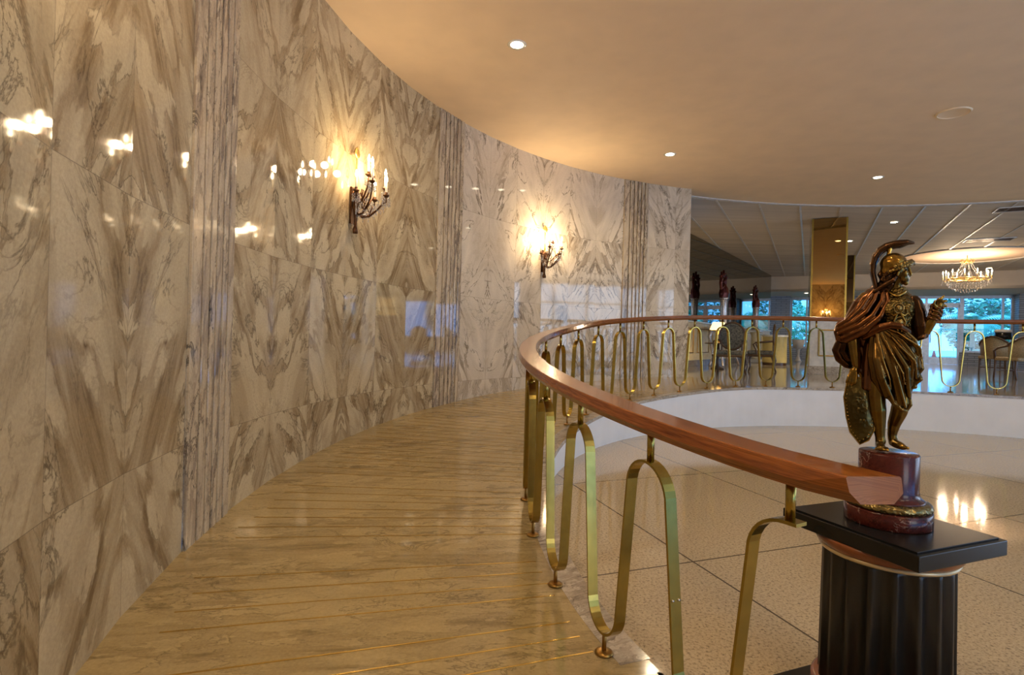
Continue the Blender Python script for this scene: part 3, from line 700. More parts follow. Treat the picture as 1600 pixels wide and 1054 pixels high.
def vent(x, y, L, W, lab):
    o = tag(empty('ceiling_vent', on_z(x, y, ZC + .012), R(-28.7)), lab, 'vent', 'ceiling air vents')
    MB().box((0, 0, -.004), (L, W, .012)).build('vent_backing', M['dark'], o)
    b = MB(); [b.box(c, d) for c, d in (((0, W/2, -.008), (L, .03, .02)), ((0, -W/2, -.008), (L, .03, .02)), ((L/2, 0, -.008), (.03, W, .02)), ((-L/2, 0, -.008), (.03, W, .02)))]; b.build('vent_frame', M['trimw'], o)
    b = MB(); [b.box((0, -W/2 + W*(k+1)/7, -.012), (L-.04, .02, .012)) for k in range(6)]; b.build('louvre', M['iron'], o)
vent(1545, 374, .95, .42, 'dark louvred air vent between the seams in front of the chandelier recess')
vent(1597, 325, .8, .42, 'dark louvred air vent at the right edge of the ceiling next to the rotunda rim')

# ------------------------------------------------------------ chandelier
ch = tag(empty('chandelier', (HC.x - .05, HC.y - .05, 2.92)), 'lit crystal chandelier with candle bulbs hanging from the round ceiling recess', 'chandelier')
b = MB(); b.tube([(0, 0, .95), (0, 0, 1.46)], .012, 8); b.lathe([(.001, 1.44), (.06, 1.45), (.06, 1.50), (.001, 1.5)], n=16); b.build('chain_and_rose', M['gilt'], ch)
b = MB(); b.lathe([(.001, .95), (.05, .93), (.10, .86), (.04, .82), (.001, .80)], n=16)
for k in range(8): a = k*math.pi/4; b.tube([(.05*math.cos(a), .05*math.sin(a), .84), (.13*math.cos(a), .13*math.sin(a), .84), (.17*math.cos(a), .17*math.sin(a), .92), (.13*math.cos(a), .13*math.sin(a), .95)], .010, 6)
b.build('crown', M['gilt'], ch)
b = MB(); b.tube([(.46*math.cos(k*math.pi/18), .46*math.sin(k*math.pi/18), .36 + .012*(k % 2)) for k in range(36)], .022, 6, closed=True); b.tube([(.30*math.cos(k*math.pi/12), .30*math.sin(k*math.pi/12), .34) for k in range(24)], .014, 6, closed=True)
for k in range(12): a = k*math.pi/6; b.tube([(.0, 0, .30), (.25*math.cos(a), .25*math.sin(a), .30), (.46*math.cos(a), .46*math.sin(a), .36)], .009, 5)
b.build('ring_frame', M['gilt'], ch)
cr = MB(); rnd = random.Random(5)
for k in range(12):
    a = (k + .5)*math.pi/6; x, y = math.cos(a), math.sin(a); rr = .53 if k % 2 else .56
    b = MB(); b.tube([(.42*x, .42*y, .36), (.50*x, .50*y, .31), (rr*x, rr*y, .36), (rr*x, rr*y, .42)], .009, 6); b.lathe([(.001, .41), (.035, .43), (.001, .44)], (rr*x, rr*y, 0), 10); ar = b.build('candle_arm', M['gilt'], ch)
    MB().lathe([(.001, .43), (.012, .43), (.012, .53), (.001, .53)], (rr*x, rr*y, 0), 8).build('candle_sleeve', M['candle'], ar)
    MB().lathe([(.001, .53), (.017, .56), (.010, .60), (.001, .63)], (rr*x, rr*y, 0), 8).build('candle_bulb', M['flame'], ar)
    for m in range(5): cr.octa((rr*x + rnd.uniform(-.03, .03), rr*y + rnd.uniform(-.03, .03), .40 - .045*m), .012, .02)
for k in range(12):                          # strings from crown to ring, and the basket of drops below
    a = k*math.pi/6
    for m in range(15): t = m/14; rr = .12 + .33*t**1.6; cr.octa((rr*math.cos(a), rr*math.sin(a), .86 - .48*t), .013, .018)
for m, (rr, z) in enumerate([(.50, .27), (.47, .2), (.42, .14), (.34, .08), (.25, .03), (.14, 0.0), (.05, -.03)]):
    n = max(6, int(rr*90))
    for k in range(n): a = 2*math.pi*k/n + m; cr.octa((rr*math.cos(a), rr*math.sin(a), z + rnd.uniform(-.02, .02)), .013, .026)
tag(cr.build('crystal_drops', M['crystal'], ch), kind='stuff')
for k in range(6): light('chandelier_lamp', 'POINT', (.5*math.cos(k*1.047), .5*math.sin(k*1.047), .62), 21, (1, .74, .48), .05, parent=ch)

# ------------------------------------------------------------ pedestal
PX, PY = 1.235, 1.77; PROT = R(21.5)
ped = tag(empty('pedestal', (PX, PY, 0), PROT), 'short black fluted column pedestal with a square top slab under the bronze statue', 'pedestal')
MB().box((0, 0, .607), (.405, .45, .046)).build('top_slab', M['black'], ped, .003)
MB().box((0, 0, .6325), (.375, .42, .005)).build('slab_inlay', M['black'], ped, .001)
MB().lathe([(.001, .584), (.205, .584), (.207, .572), (.198, .556), (.190, .548), (.001, .548)], n=64).build('neck_moulding', M['ringwood'], ped)
MB().lathe([(.001, .549), (.189, .549), (.193, .543), (.189, .536), (.001, .536)], n=64).build('gilt_bead', M['bead'], ped)
MB().lathe([(.001, .538), (.181, .538), (.181, .52), (.186, .10), (.001, .10)], n=360, rfun=lambda a, z: 1 - (.10 * max(0, math.sin(math.pi * ((a * 9 / math.pi) % 1 - .18) / .82)) ** .75 if z < .53 else 0)).build('fluted_shaft', M['shaft'], ped)
MB().lathe([(.001, .102), (.196, .102), (.206, .092), (.205, .075), (.196, .066), (.208, .058), (.210, .044), (.001, .044)], n=64).build('base_moulding', M['ringwood'], ped)
MB().box((0, 0, .022), (.44, .47, .044)).build('plinth', M['black'], ped, .003)

for k, (p_, q_) in enumerate([(9.5, 9), (12.5, 13), (10.5, 17.5), (13, 21), (-3.5, 22.5), (.5, 21.5)]):  # unseen downlights added to brighten the far lobby
    if k < 4: tag(downlight(pq(p_, q_, ZC + .004), .08, power=30), 'added fill downlight in the board ceiling, unseen, off to the right', 'ceiling light', 'added lobby fill downlights outside the frame')
# ------------------------------------------------------------ bronze statue of a helmeted warrior goddess on a red marble drum
phi = math.atan2(PX, PY); SR = math.hypot(PX, PY)
SN = Vector((math.sin(phi), math.cos(phi))); SX = Vector((math.cos(phi), -math.sin(phi)))
st = tag(empty('statue', (PX, PY, .635), -phi), 'bronze helmeted warrior statue with cloak and shield on a round dark red marble plinth', 'statue')
U = .0019
def S(px, py, dy=0.0):       # proportions taken off the photograph, in the statue's own frame (x right, y away, z up)
    u, v = uvpix(px, py); d = Vector((u / FPX, 1)); t = (SR + dy) / d.dot(SN); h = d * t
    return Vector((h.dot(SX), dy, CAMH - v / FPX * t - .635))
def T(b, pts, n=10): b.tube([S(*p[:3]) for p in pts], [p[3]*U for p in pts], n); return b
def E(b, px, py, dy, rx, ry, rz, tilt=0):
    b.ell(S(px, py, dy), (rx*.0017, ry, rz*.00207), M=Matrix.Rotation(R(tilt), 3, 'Y'), n=16, m=12); return b
def rem(o, vox=.003, it=4, fac=.5):
    m = o.modifiers.new('remesh', 'REMESH'); m.mode = 'VOXEL'; m.voxel_size = vox; m.use_smooth_shade = True
    s = o.modifiers.new('smooth', 'SMOOTH'); s.factor = fac; s.iterations = it; return o
# --- plinth
MB().lathe([(.001, 0), (.119, 0), (.121, .004), (.121, .047), (.117, .051), (.001, .051)], n=64).build('plinth_base', M['redmarble'], st)
MB().lathe([(.001, .05), (.112, .05), (.119, .055), (.121, .063), (.116, .072), (.106, .078), (.001, .078)], n=96, rfun=lambda a, z: 1 + .012 * math.sin(a*44) * (z > .052)).build('leaf_moulding', M['br_wreath'], st)
MB().lathe([(.001, .077), (.104, .077), (.098, .083), (.089, .090), (.085, .100), (.0835, .110), (.0835, .222), (.081, .226), (.001, .226)], n=64).build('plinth_drum', M['redmarble'], st)
# --- body: one continuous figure
b = MB()
T(b, [(1398, 515, .01, 25), (1400, 498, .01, 25), (1402, 478, .01, 29), (1403, 465, .01, 23), (1401, 455, .01, 13)], 16)
T(b, [(1400, 460, .0, 10), (1400, 445, -.002, 8.6), (1403, 434, -.004, 9)])                       # neck
E(b, 1403, 420, -.002, 15, .030, 18); E(b, 1411, 432, -.004, 9.5, .021, 11)                       # head, jaw
T(b, [(1419, 416, -.004, 3), (1423.5, 429, -.004, 2.2), (1421, 431, -.004, 2.0)], 8)              # nose
T(b, [(1418, 415, -.014, 2.2), (1418, 415, .006, 2.2)], 8)                                         # brow
T(b, [(1418.5, 434.5, -.010, 1.8), (1420, 434.5, -.004, 1.9), (1418.5, 434.5, .002, 1.8)], 8)     # lips
T(b, [(1418, 437.5, -.009, 1.7), (1419.4, 437.5, -.004, 1.9), (1418, 437.5, .001, 1.7)], 8)
E(b, 1415.5, 442, -.004, 4.5, .009, 4)                                                              # chin
E(b, 1414, 427, -.017, 5, .010, 6); E(b, 1414, 427, .009, 5, .010, 6)                              # cheeks
T(b, [(1404, 425, -.031, 2.5), (1403, 430, -.031, 2)], 6)                                          # ear
T(b, [(1352, 466, .0, 12), (1340, 492, .0, 12), (1333, 515, -.004, 11), (1333, 535, -.012, 10), (1336, 556, -.018, 8.4), (1338, 572, -.02, 6.2)])   # near arm down to the shield
E(b, 1334, 580, -.022, 8, .012, 9, 25)                                                              # palm
for k, (tx, ty, kx, ky) in enumerate([(1322, 597, 1326, 587), (1326.5, 600, 1330, 589), (1331, 601.5, 1334, 590), (1335.5, 600, 1338, 590)]):
    T(b, [(1331+k*2.3, 580, -.026, 2.6), (kx, ky, -.034, 2.5), ((kx+tx)/2, (ky+ty)/2+.8, -.036, 2.2), (tx, ty, -.032, 1.9)], 8)
T(b, [(1341, 578, -.020, 3), (1345, 586, -.016, 2.6), (1344, 594, -.016, 2.1)], 8)                 # thumb
T(b, [(1427, 473, .008, 12), (1434, 492, .004, 11.5), (1440, 514, -.002, 10.5), (1445, 517, -.008, 9.5), (1454, 503, -.018, 8.2), (1461, 490, -.024, 6.2), (1464, 483, -.026, 5.6)])   # raised arm
E(b, 1467, 477, -.028, 6.4, .011, 6.5)
for k, pts in enumerate([[(1464, 473, -.030), (1465, 468, -.036), (1470, 466, -.040)], [(1468, 472, -.032), (1471, 466, -.036), (1475, 462, -.036)], [(1471, 474, -.030), (1476, 470, -.032), (1479.5, 470, -.030)], [(1471, 478, -.026), (1476, 477, -.026), (1479, 478.5, -.026)], [(1463, 480, -.036), (1459, 474, -.042), (1461, 469, -.044)]]):
    T(b, [(*pts[0], 2.7), (*pts[1], 2.3), (*pts[2], 1.8)], 8)
T(b, [(1378, 560, .0, 18), (1371, 600, -.012, 16.5), (1369, 620, -.016, 14), (1371, 640, -.014, 13.6), (1373, 660, -.008, 10.6), (1375, 682, -.004, 7.6), (1376, 690, -.006, 8.2)])   # standing leg
T(b, [(1404, 560, .02, 18), (1408, 600, .0, 15.5), (1409, 628, -.008, 14), (1404, 645, .008, 12.5), (1397, 662, .022, 10), (1394, 678, .026, 7.2), (1395, 686, .024, 7.6)])             # bent leg
T(b, [(1375, 692, .006, 7.6), (1375, 695, -.014, 7.8), (1376, 698, -.036, 7), (1377, 700, -.050, 5.6)])
for k, (dx, rr) in enumerate([(8.5, 3.2), (4, 2.8), (0, 2.7), (-4, 2.5), (-7.6, 2.3)]): T(b, [(1376.5+dx, 700, -.046, rr), (1377+dx*1.15, 703 - .5*k, -.062 + .003*k, rr*.95)], 8)
T(b, [(1395, 690, .028, 7.4), (1400, 693, .010, 7.4), (1407, 696, -.008, 6.6), (1411, 698, -.016, 5.4)])
for k, (dx, rr) in enumerate([(5, 2.6), (2.4, 2.2), (0, 2.1), (-2.5, 2), (-4.6, 1.8)]): T(b, [(1409+dx, 698, -.014, rr), (1413.5+dx*1.1, 700, -.027 + .002*k, rr*.95)], 8)
rem(b.build('figure', M['br_skin'], st), .0024, 3)
b = MB(); [b.ell(S(1415.5, 422.5, dy), (.0035, .0045, .0032), n=10, m=8) for dy in (-.019, .011)]; b.build('eyes', M['br_dark'], st)
# --- hair
b = MB(); rnd = random.Random(2)
for k in range(16):
    x0, y0 = rnd.uniform(1379, 1402), rnd.uniform(421, 430); e = rnd.uniform(-.03, .028); x1 = 1366 + rnd.uniform(0, 22); y1 = rnd.uniform(444, 456)
    T(b, [(x0, y0, e*.8, 4), (x0-5, y0+8, e*1.1, 4.4), (x0*.4+x1*.6+3, (y0+y1)/2+2, e*1.1, 4.2), (x1, y1, e*.9, 3), (x1-3, y1+3, e*.8, 1.5)], 7)
for k in range(6): T(b, [(1415-5*k, 409+2.5*k, -.030+.002*k, 3), (1412-5*k, 413+2.5*k, -.033, 3.4), (1408-5*k, 418+2.3*k, -.031, 2.6)], 7)
rem(b.build('hair', M['br_dark'], st), .0022, 1)
# --- helmet with its brow band and the tall crest
b = MB(); E(b, 1396, 413, -.002, 22.5, .040, 18.5, -16); E(b, 1388, 423, -.002, 14, .034, 12)
rem(b.build('helmet_bowl', M['br_helm'], st), .0025, 3)
b = MB(); pts = []
for k in range(25):
    a = 2*math.pi*k/24; cx, cy = 1402.5 + 24*math.cos(a), 419.5 - 9.5*math.cos(a); pts.append((cx, cy - 0*math.sin(a), -.002 + .040*math.sin(a), 2.6 + (math.cos(a) > .3)*1.2))
T(b, pts, 8)
for k in range(17): a = R(-95 + 190*k/16); E(b, 1401 + 23*math.cos(a), 415.5 - 8.5*math.cos(a), -.002 + .041*math.sin(a), 3, .006, 3)
T(b, [(1421, 411, -.022, 2), (1429.5, 413.5, -.002, 1.8), (1421, 411, .018, 2)], 8)
rem(b.build('brow_band', M['br_scale'], st), .0022, 1)
b = MB(); T(b, [(1389, 399, -.002, 4.5), (1389, 394, -.002, 3), (1390, 389, -.002, 4.5), (1389, 385, -.002, 3.5)])
b.build('crest_holder', M['br_helm'], st)
b = MB()
for o, e, s in [(0, 0, 1), (-2.2, -.010, .85), (2.2, .010, .85), (-1.0, -.016, .7), (1.5, .015, .7)]:
    T(b, [(1428, 379.5+o*.4, e*.2, 1.6*s), (1418, 378.5+o*.6, e*.8, 4.4*s), (1407, 381+o, e, 6*s), (1396, 382.5+o, e, 6*s), (1385, 386+o, e, 6.4*s), (1375, 392+o*.8, e, 6.8*s), (1367.5, 401, e, 6.6*s), (1364, 412, e, 6*s), (1363.5, 424, e, 5.2*s), (1366, 437, e, 4.6*s), (1369, 449, e, 4*s)])
rem(b.build('helmet_plume', M['br_dark'], st), .0022, 1)
# --- cuirass with scales, medallions, collar
b = MB(); T(b, [(1397, 524, .008, 26), (1399, 505, .008, 26.5), (1401, 488, .008, 31), (1403, 472, .008, 29), (1402, 462, .008, 19)], 20)
E(b, 1392, 484, -.030, 14, .024, 13); E(b, 1416, 483, -.026, 13, .024, 13)
rem(b.build('cuirass', M['br_scale'], st), .0028, 3)
b = MB()
T(b, [(1388+2.7*k, 455 + 7*math.sin(math.pi*k/10), -.018 - .022*math.sin(math.pi*k/10), 1.7) for k in range(11)], 8)
b.build('collar_band', M['br_skin'], st)
for px, py, r, dy in [(1405, 481.5, 7, -.062), (1406.5, 504, 8.6, -.052)]:
    c = S(px, py, dy); b = MB(); b.tube([c + Vector((r*.0017*math.cos(a*math.pi/12), 0, r*.00215*math.sin(a*math.pi/12))) for a in range(24)], .0022, 8, closed=True); b.ell(c + Vector((0, .004, 0)), (r*.0016, .006, r*.0020), n=16, m=8)
    b.ell(c - Vector((0, .003, 0)), (r*.0007, .005, r*.0011), n=10, m=8)
    b.build('medallion', M['br_wreath'], st)
for s in (-1, 1):
    b = MB(); T(b, [(1405+s*3, 490, -.058, 1.6), (1405+s*8, 493, -.052, 1.6), (1405+s*13, 489, -.045, 1.5), (1405+s*17, 492, -.038, 1.2)], 6); T(b, [(1406+s*4, 513, -.048, 1.6), (1406+s*2, 518, -.046, 1.6), (1406+s*8, 521, -.042, 1.4)], 6)
    T(b, [(1405+s*3, 490, -.056, 1.5), (1406+s*9, 502, -.052, 1.5), (1406+s*4, 513, -.048, 1.5)], 6)
    b.build('breast_scroll', M['br_skin'], st)
# --- right sleeve and the leafy bracelet
b = MB()
for k in range(5):
    x = -4 + 2.6*k; T(b, [(1428+x*.6, 468+abs(x)*.5, -.004 - .006*(k % 2), 8.5), (1434+x*.7, 488, -.006 - .008*(k % 2), 8.8), (1437+x*.9, 508, -.008 - .008*(k % 2), 8.6), (1438+x, 525-abs(x)*.3, -.010, 6.5)])
T(b, [(1427, 527, .012, 3.5), (1434, 530, -.018, 3.5), (1443, 527, -.024, 3.2), (1449, 519, -.012, 3)], 8)
rem(b.build('sleeve', M['br_dark'], st), .0024, 2)
b = MB()
for j in range(4):
    cx, cy = 1459 + 1.6*j, 498 - 6*j
    T(b, [(cx + 8.2*math.cos(a*math.pi/5), cy + 2.4*math.cos(a*math.pi/5) , -.022 + .016*math.sin(a*math.pi/5), 2.2 if j < 3 else 1.7) for a in range(11)], 6)
    E(b, cx - 7, cy - 3, -.030, 3, .005, 4.5, 30); E(b, cx + 8, cy - 1, -.030, 3, .005, 4.5, -30)
b.build('leaf_bracelet', M['br_dark'], st)
# --- short pleated tunic under the drape
b = MB()
for k in range(8):
    x = 1349 + 3.4*k; T(b, [(x+6, 538, -.010 - .008*(k % 2), 5), (x+2, 570, -.018 - .008*(k % 2), 4.6), (x, 608-abs(k-3)*.8, -.024 - .007*(k % 2), 3.8)])
T(b, [(1372, 540, .0, 20), (1368, 575, -.002, 19), (1368, 598, .0, 15)])
rem(b.build('tunic', M['br_cloak'], st), .0026, 2)
# --- skirt drape: folds fanning from the hip
b = MB()
T(b, [(1396, 520, .008, 30), (1398, 545, .006, 33), (1402, 575, .004, 31), (1403, 605, .004, 22), (1404, 622, .0, 15)], 20)
fan = [((1368, 522), (1370, 560), (1374, 592), (1386, 618)), ((1370, 520), (1376, 558), (1384, 594), (1396, 626)), ((1372, 518), (1382, 552), (1394, 590), (1406, 632)), ((1375, 517), (1390, 548), (1405, 585), (1415, 636)),
       ((1378, 516), (1397, 543), (1415, 575), (1420, 618)), ((1380, 515), (1403, 537), (1424, 566), (1424, 602)), ((1383, 514), (1409, 531), (1430, 556), (1431, 590)), ((1386, 512), (1413, 524), (1432, 544), (1436, 574)), ((1390, 511), (1415, 518), (1429, 531), (1434, 556))]
FR = [1.9, .8, 1.15, .75, 1.3, .7, 1.1, .8, 1.0]
for i, q in enumerate(fan):
    d = -.050 - .007*(i % 2); f = FR[i]; wv = (3, -2, 2, -3, 1, 2, -2, 1, 0)[i]
    T(b, [(*q[0], d+.008, 2.6), (*q[1], d-.012+.0026*i, 3.6*f), (q[2][0]+wv, q[2][1]-wv, d-.014+.004*i, 4.0*f), (*q[3], d+.012+.003*i, 3*f)])
    if i % 2: T(b, [((q[0][0]+q[1][0])/2+2, (q[0][1]+q[1][1])/2, d-.004, 1.3), (q[1][0]+4, q[1][1]+5, d-.018+.0024*i, 1.9), (q[2][0]+6, q[2][1]-2, d-.016+.004*i, 1.6), (q[2][0]+9, q[2][1]+16, d+.002+.003*i, 1)], 7)
T(b, [(1365, 521, -.030, 6), (1364, 556, -.036, 9), (1369, 590, -.036, 9), (1380, 614, -.034, 5)], 12)
T(b, [(1386, 618, -.040, 3), (1397, 630, -.038, 3.4), (1409, 640, -.030, 3.6), (1416, 642, -.022, 3)], 8)     # hem
T(b, [(1420, 618, -.018, 4), (1422, 632, -.018, 4), (1416, 642, -.020, 2.5)], 8)
for q in [((1436, 560), (1439, 575), (1432, 586)), ((1432, 580), (1437, 592), (1428, 600)), ((1428, 592), (1428, 604), (1420, 606)), ((1434, 548), (1437, 562), (1440, 572))]: T(b, [(*q[0], -.012, 4.5), (*q[1], -.012, 5.5), (*q[2], -.014, 3.8)])
rem(b.build('skirt_drape', M['br_drape'], st), .0024, 1, .4)
b = MB()
for j, (o, r_) in enumerate([(0, 5), (4.5, 4), (-4, 3.2)]): T(b, [(1350, 524+o, -.020, r_), (1362, 518+o, -.040, r_), (1376, 511+o*.8, -.056, r_), (1392, 507+o*.7, -.060, r_*.9), (1408, 509+o*.7, -.056, r_*.8), (1420, 516+o*.8, -.038, r_*.7), (1427, 526+o, -.012, r_*.6)])
rem(b.build('waist_roll', M['br_cloak'], st), .0024, 1)
# --- cloak over the shoulder and arm
b = MB()
T(b, [(1383, 453, .018, 10), (1366, 462, .010, 16), (1350, 478, .003, 19), (1338, 500, .0, 19), (1328, 520, .0, 18)], 16)
T(b, [(1372, 456, .03, 16), (1362, 490, .035, 22), (1350, 530, .04, 22), (1345, 570, .04, 16)], 14)
cf = [((1385, 452), (1388, 470), (1376, 494), (1352, 513), (1316, 527)), ((1380, 450), (1378, 470), (1364, 492), (1342, 508), (1311, 520)), ((1373, 450), (1366, 468), (1354, 486), (1334, 502), (1309, 514)),
      ((1366, 452), (1356, 465), (1345, 482), (1328, 498), (1310, 508)), ((1360, 455), (1348, 466), (1338, 484), (1324, 500), (1313, 506)), ((1386, 458), (1386, 478), (1372, 500), (1350, 520), (1322, 533))]
for i, q in enumerate(cf):
    T(b, [(*q[0], -.012, 3), (*q[1], -.034+.003*i*(i < 5), 3.8), (*q[2], -.044+.004*i*(i < 5), 4.2), (*q[3], -.040+.003*i*(i < 5), 4.4), (*q[4], -.022, 3.6)])
T(b, [(1312, 506, .0, 6), (1308, 518, -.008, 6), (1310, 530, -.012, 5), (1322, 533, -.018, 4)], 8)
rem(b.build('cloak', M['br_cloak'], st), .0026, 1, .4)
b = MB()
T(b, [(1312, 532, .0, 6), (1306, 546, .004, 7), (1311, 560, .008, 7), (1322, 570, .012, 6), (1332, 572, .02, 6)]); T(b, [(1320, 535, .008, 10), (1316, 548, .012, 10), (1326, 560, .018, 10), (1345, 560, .03, 12)])
T(b, [(1313, 537, -.008, 2.5), (1309, 549, -.006, 2.8), (1315, 561, -.004, 2.4), (1325, 569, .0, 2)], 8); T(b, [(1345, 545, .0, 7), (1352, 560, .004, 8), (1352, 600, .006, 8), (1356, 640, .02, 8)])
rem(b.build('cloak_lower_fold', M['br_dark'], st), .0026, 2)
# --- shield resting on the plinth edge
ol = [(1336, 588), (1325, 591), (1318.5, 620), (1322, 650), (1328, 675), (1343.5, 694), (1357, 688), (1366, 672), (1366, 640), (1362, 612), (1354, 592)]
cx, cy = 1343, 640
b = MB(); n = len(ol); vs = []
for sc_, dy in [(1, .016), (1.0, -.006), (.86, -.012), (.5, -.022), (.12, -.026)]:
    vs += [S(cx + (x-cx)*sc_, cy + (y-cy)*sc_, dy - .012) for x, y in ol]
fs = [tuple(range(n))[::-1]] + [(j*n+i, j*n+(i+1) % n, (j+1)*n+(i+1) % n, (j+1)*n+i) for j in range(4) for i in range(n)] + [tuple(4*n+i for i in range(n))]
sh = b.add(vs, fs).build('shield', M['br_shield'], st)
b = MB(); b.tube([S(x, y, -.019) for x, y in ol], .0022, 6, closed=True)
for i in range(n):
    (x0, y0), (x1, y1) = ol[i], ol[(i+1) % n]; L = max(1, int(math.hypot(x1-x0, y1-y0)/6))
    for k in range(L): x, y = x0 + (x1-x0)*k/L, y0 + (y1-y0)*k/L; b.ell(S(cx+(x-cx)*.86, cy+(y-cy)*.90, -.026), .0022, n=6, m=5)
b.build('shield_rim', M['br_skin'], sh)
b = MB(); rnd = random.Random(9)
for k in range(34): a, q = rnd.uniform(0, 6.28), rnd.uniform(0, 1)**.6; E(b, 1346+9*q*math.cos(a), 636+24*q*math.sin(a), -.036, rnd.uniform(1.6, 3.6), .005, rnd.uniform(1.6, 3.6))
rem(b.build('shield_relief', M['br_shield'], sh), .002, 1)
# ------------------------------------------------------------ furniture of the far lobby
def face(o, z=0): o.rotation_euler.z = z; return o
def armchair(loc, rz, lab, group, seatm, backm, wm):
    o = tag(empty('armchair', loc, rz), lab, 'armchair', group)       # faces +Y locally
    b = MB(); b.box((0, 0, .44), (.56, .52, .09)); b.build('seat', seatm, o, .03)
    b = MB(); b.box((0, 0, .375), (.60, .56, .05)); b.build('seat_rail', wm, o, .01)
    b = MB(); b.ell((0, -.26, .78), (.24, .03, .27), n=20, m=12); b.build('backrest', backm, o)
    b = MB(); b.tube([(.25*math.cos(a*math.pi/12), -.26, .78 + .28*math.sin(a*math.pi/12)) for a in range(24)], .022, 6, closed=True)
    for s in (-1, 1): b.tube([(s*.2, -.26, .40), (s*.2, -.26, .62)], .02, 6)
    b.build('back_frame', wm, o)
    for s in (-1, 1):
        b = MB(); b.tube([(s*.24, -.25, .70), (s*.30, -.10, .68), (s*.31, .08, .66), (s*.29, .14, .62), (s*.28, .08, .50), (s*.28, .06, .40)], .019, 6); b.build('armrest', wm, o)
        for y, f in ((.24, 1), (-.24, -1)):
            b = MB(); b.tube([(s*.26, y, .37), (s*.28, y+.03*f, .26), (s*.25, y+.01*f, .12), (s*.27, y+.04*f, .012)], [.030, .024, .016, .02], 7); b.build('leg', wm, o)
    return o
armchair((4.45, 11.1, ZU), R(150), 'dark carved armchair behind the railing, nearer the marble wall end', 'carved armchairs before the mirror wall', M['uph'], M['uph'], M['chairwood'])
armchair((5.55, 12.1, ZU), R(60), 'dark carved armchair with oval back beside the golden reception desk', 'carved armchairs before the mirror wall', M['uph'], M['uph'], M['chairwood'])
# console table with pale curved legs, standing at the mirror
ct = tag(empty('console_table', mpt(4.3, .42, ZU), mrot), 'tall console table with white slab top and pale curved legs before the mirror wall', 'table')
MB().box((0, 0, 1.06), (1.9, .46, .045)).build('table_top', M['console'], ct, .01)
MB().box((0, 0, 1.0), (1.7, .36, .07)).build('apron', M['gilt'], ct, .01)
for sx in (-1, 1):
    for sy in (-1, 1):
        MB().tube([(sx*.8, sy*.14, .98), (sx*.86, sy*.18, .80), (sx*.78, sy*.15, .5), (sx*.70, sy*.12, .25), (sx*.80, sy*.17, .03)], [.05, .055, .035, .028, .035], 8).build('leg', M['silver'], ct)
MB().tube([(-.72, 0, .25), (-.3, 0, .3), (0, 0, .36), (.3, 0, .3), (.72, 0, .25)], .028, 8).build('stretcher', M['silver'], ct)
def figure_lamp(loc, rz, lab, h=1.55):
    o = tag(empty('candelabrum', loc, rz), lab, 'candelabrum', 'tall figure candelabra before the mirror wall'); k = h / 1.55
    MB().lathe([(.001, 0), (.15*k, 0), (.15*k, .03), (.11*k, .07), (.085*k, .12*k), (.10*k, .75*k), (.13*k, .80*k), (.001, .80*k)], n=16).build('tapered_stand', M['silver'], o)
    b = MB(); b.tube([(0, 0, .79*k), (.01, 0, .92*k), (0, 0, 1.04*k), (0, 0, 1.16*k)], [.12*k, .14*k, .12*k, .06*k], 10); b.ell((0, 0, 1.25*k), (.055*k, .06*k, .07*k))
    for s in (-1, 1): b.tube([(s*.07*k, 0, 1.12*k), (s*.2*k, .02, 1.04*k), (s*.23*k, .03, 1.2*k), (s*.2*k, .02, 1.32*k)], .045*k, 8); b.tube([(s*.04*k, 0, .95*k), (s*.09*k, .01, .82*k)], .05*k, 8)
    rem(b.build('figure', M['maroon'], o), .012, 2)
    for s in (-1, 0, 1):
        MB().lathe([(.001, 1.28*k), (.03*k, 1.3*k), (.06*k, 1.38*k), (.07*k, 1.40*k), (.03*k, 1.41*k), (.03*k, 1.50*k), (.001, 1.50*k)], (s*.20*k, .02, (0 if s else .06)), 10).build('candle_cup', M['maroon'], o)
    return o
figure_lamp(mpt(4.05, .42, ZU + 1.083), mrot, 'taller dark red figure candelabrum on the white console table, left of the pair')
pd = tag(empty('display_stand', mpt(8.0, .40, ZU), mrot), 'white pedestal stand before the mirror carrying the second candelabrum', 'stand')
MB().box((0, 0, .06), (.46, .42, .12)).build('foot', M['console'], pd, .01); MB().lathe([(.16, .12), (.13, .2), (.12, .9), (.17, 1.02)], n=20).build('shaft', M['cream'], pd); MB().box((0, 0, 1.05), (.44, .40, .06)).build('top', M['console'], pd, .01)
figure_lamp(mpt(8.0, .40, ZU + 1.083), mrot, 'smaller looking dark red figure candelabrum farther along the mirror wall', 1.5)
# table lamp on a low table, golden reception desk
lt = tag(empty('lamp_table', (5.0, 13.2, ZU)), 'low dark side table between the carved armchairs', 'table')
MB().lathe([(.001, .60), (.30, .60), (.31, .615), (.30, .63), (.001, .63)], n=28).build('table_top', M['chairwood'], lt)
MB().lathe([(.16, 0), (.15, .03), (.04, .08), (.03, .3), (.05, .45), (.03, .6)], n=16).build('column_leg', M['chairwood'], lt)
la = tag(empty('table_lamp', (5.0, 13.2, ZU + .63)), 'lit table lamp with glowing shade behind the railing near the marble wall end', 'lamp')
MB().lathe([(.001, 0), (.09, 0), (.09, .02), (.04, .05), (.07, .14), (.03, .24), (.012, .30), (.012, .36), (.001, .36)], n=18).build('lamp_base', M['gilt'], la)
sh_ = MB(); sh_.lathe([(.20, .32), (.13, .50)], n=28); sh_.f = sh_.f[:28]; sh_.sm = sh_.sm[:28]; sh_.build('lamp_shade', M['shade'], la)
light('table_lamp_bulb', 'POINT', (0, 0, .42), 22, (1, .66, .25), .05, parent=la)
dk = tag(empty('reception_desk', (7.97, 16.5, ZU), R(-28)), 'curved golden cream reception desk at the end of the mirror wall', 'desk'); dk.scale = (.55, .55, 1)
b = MB(); n = 20
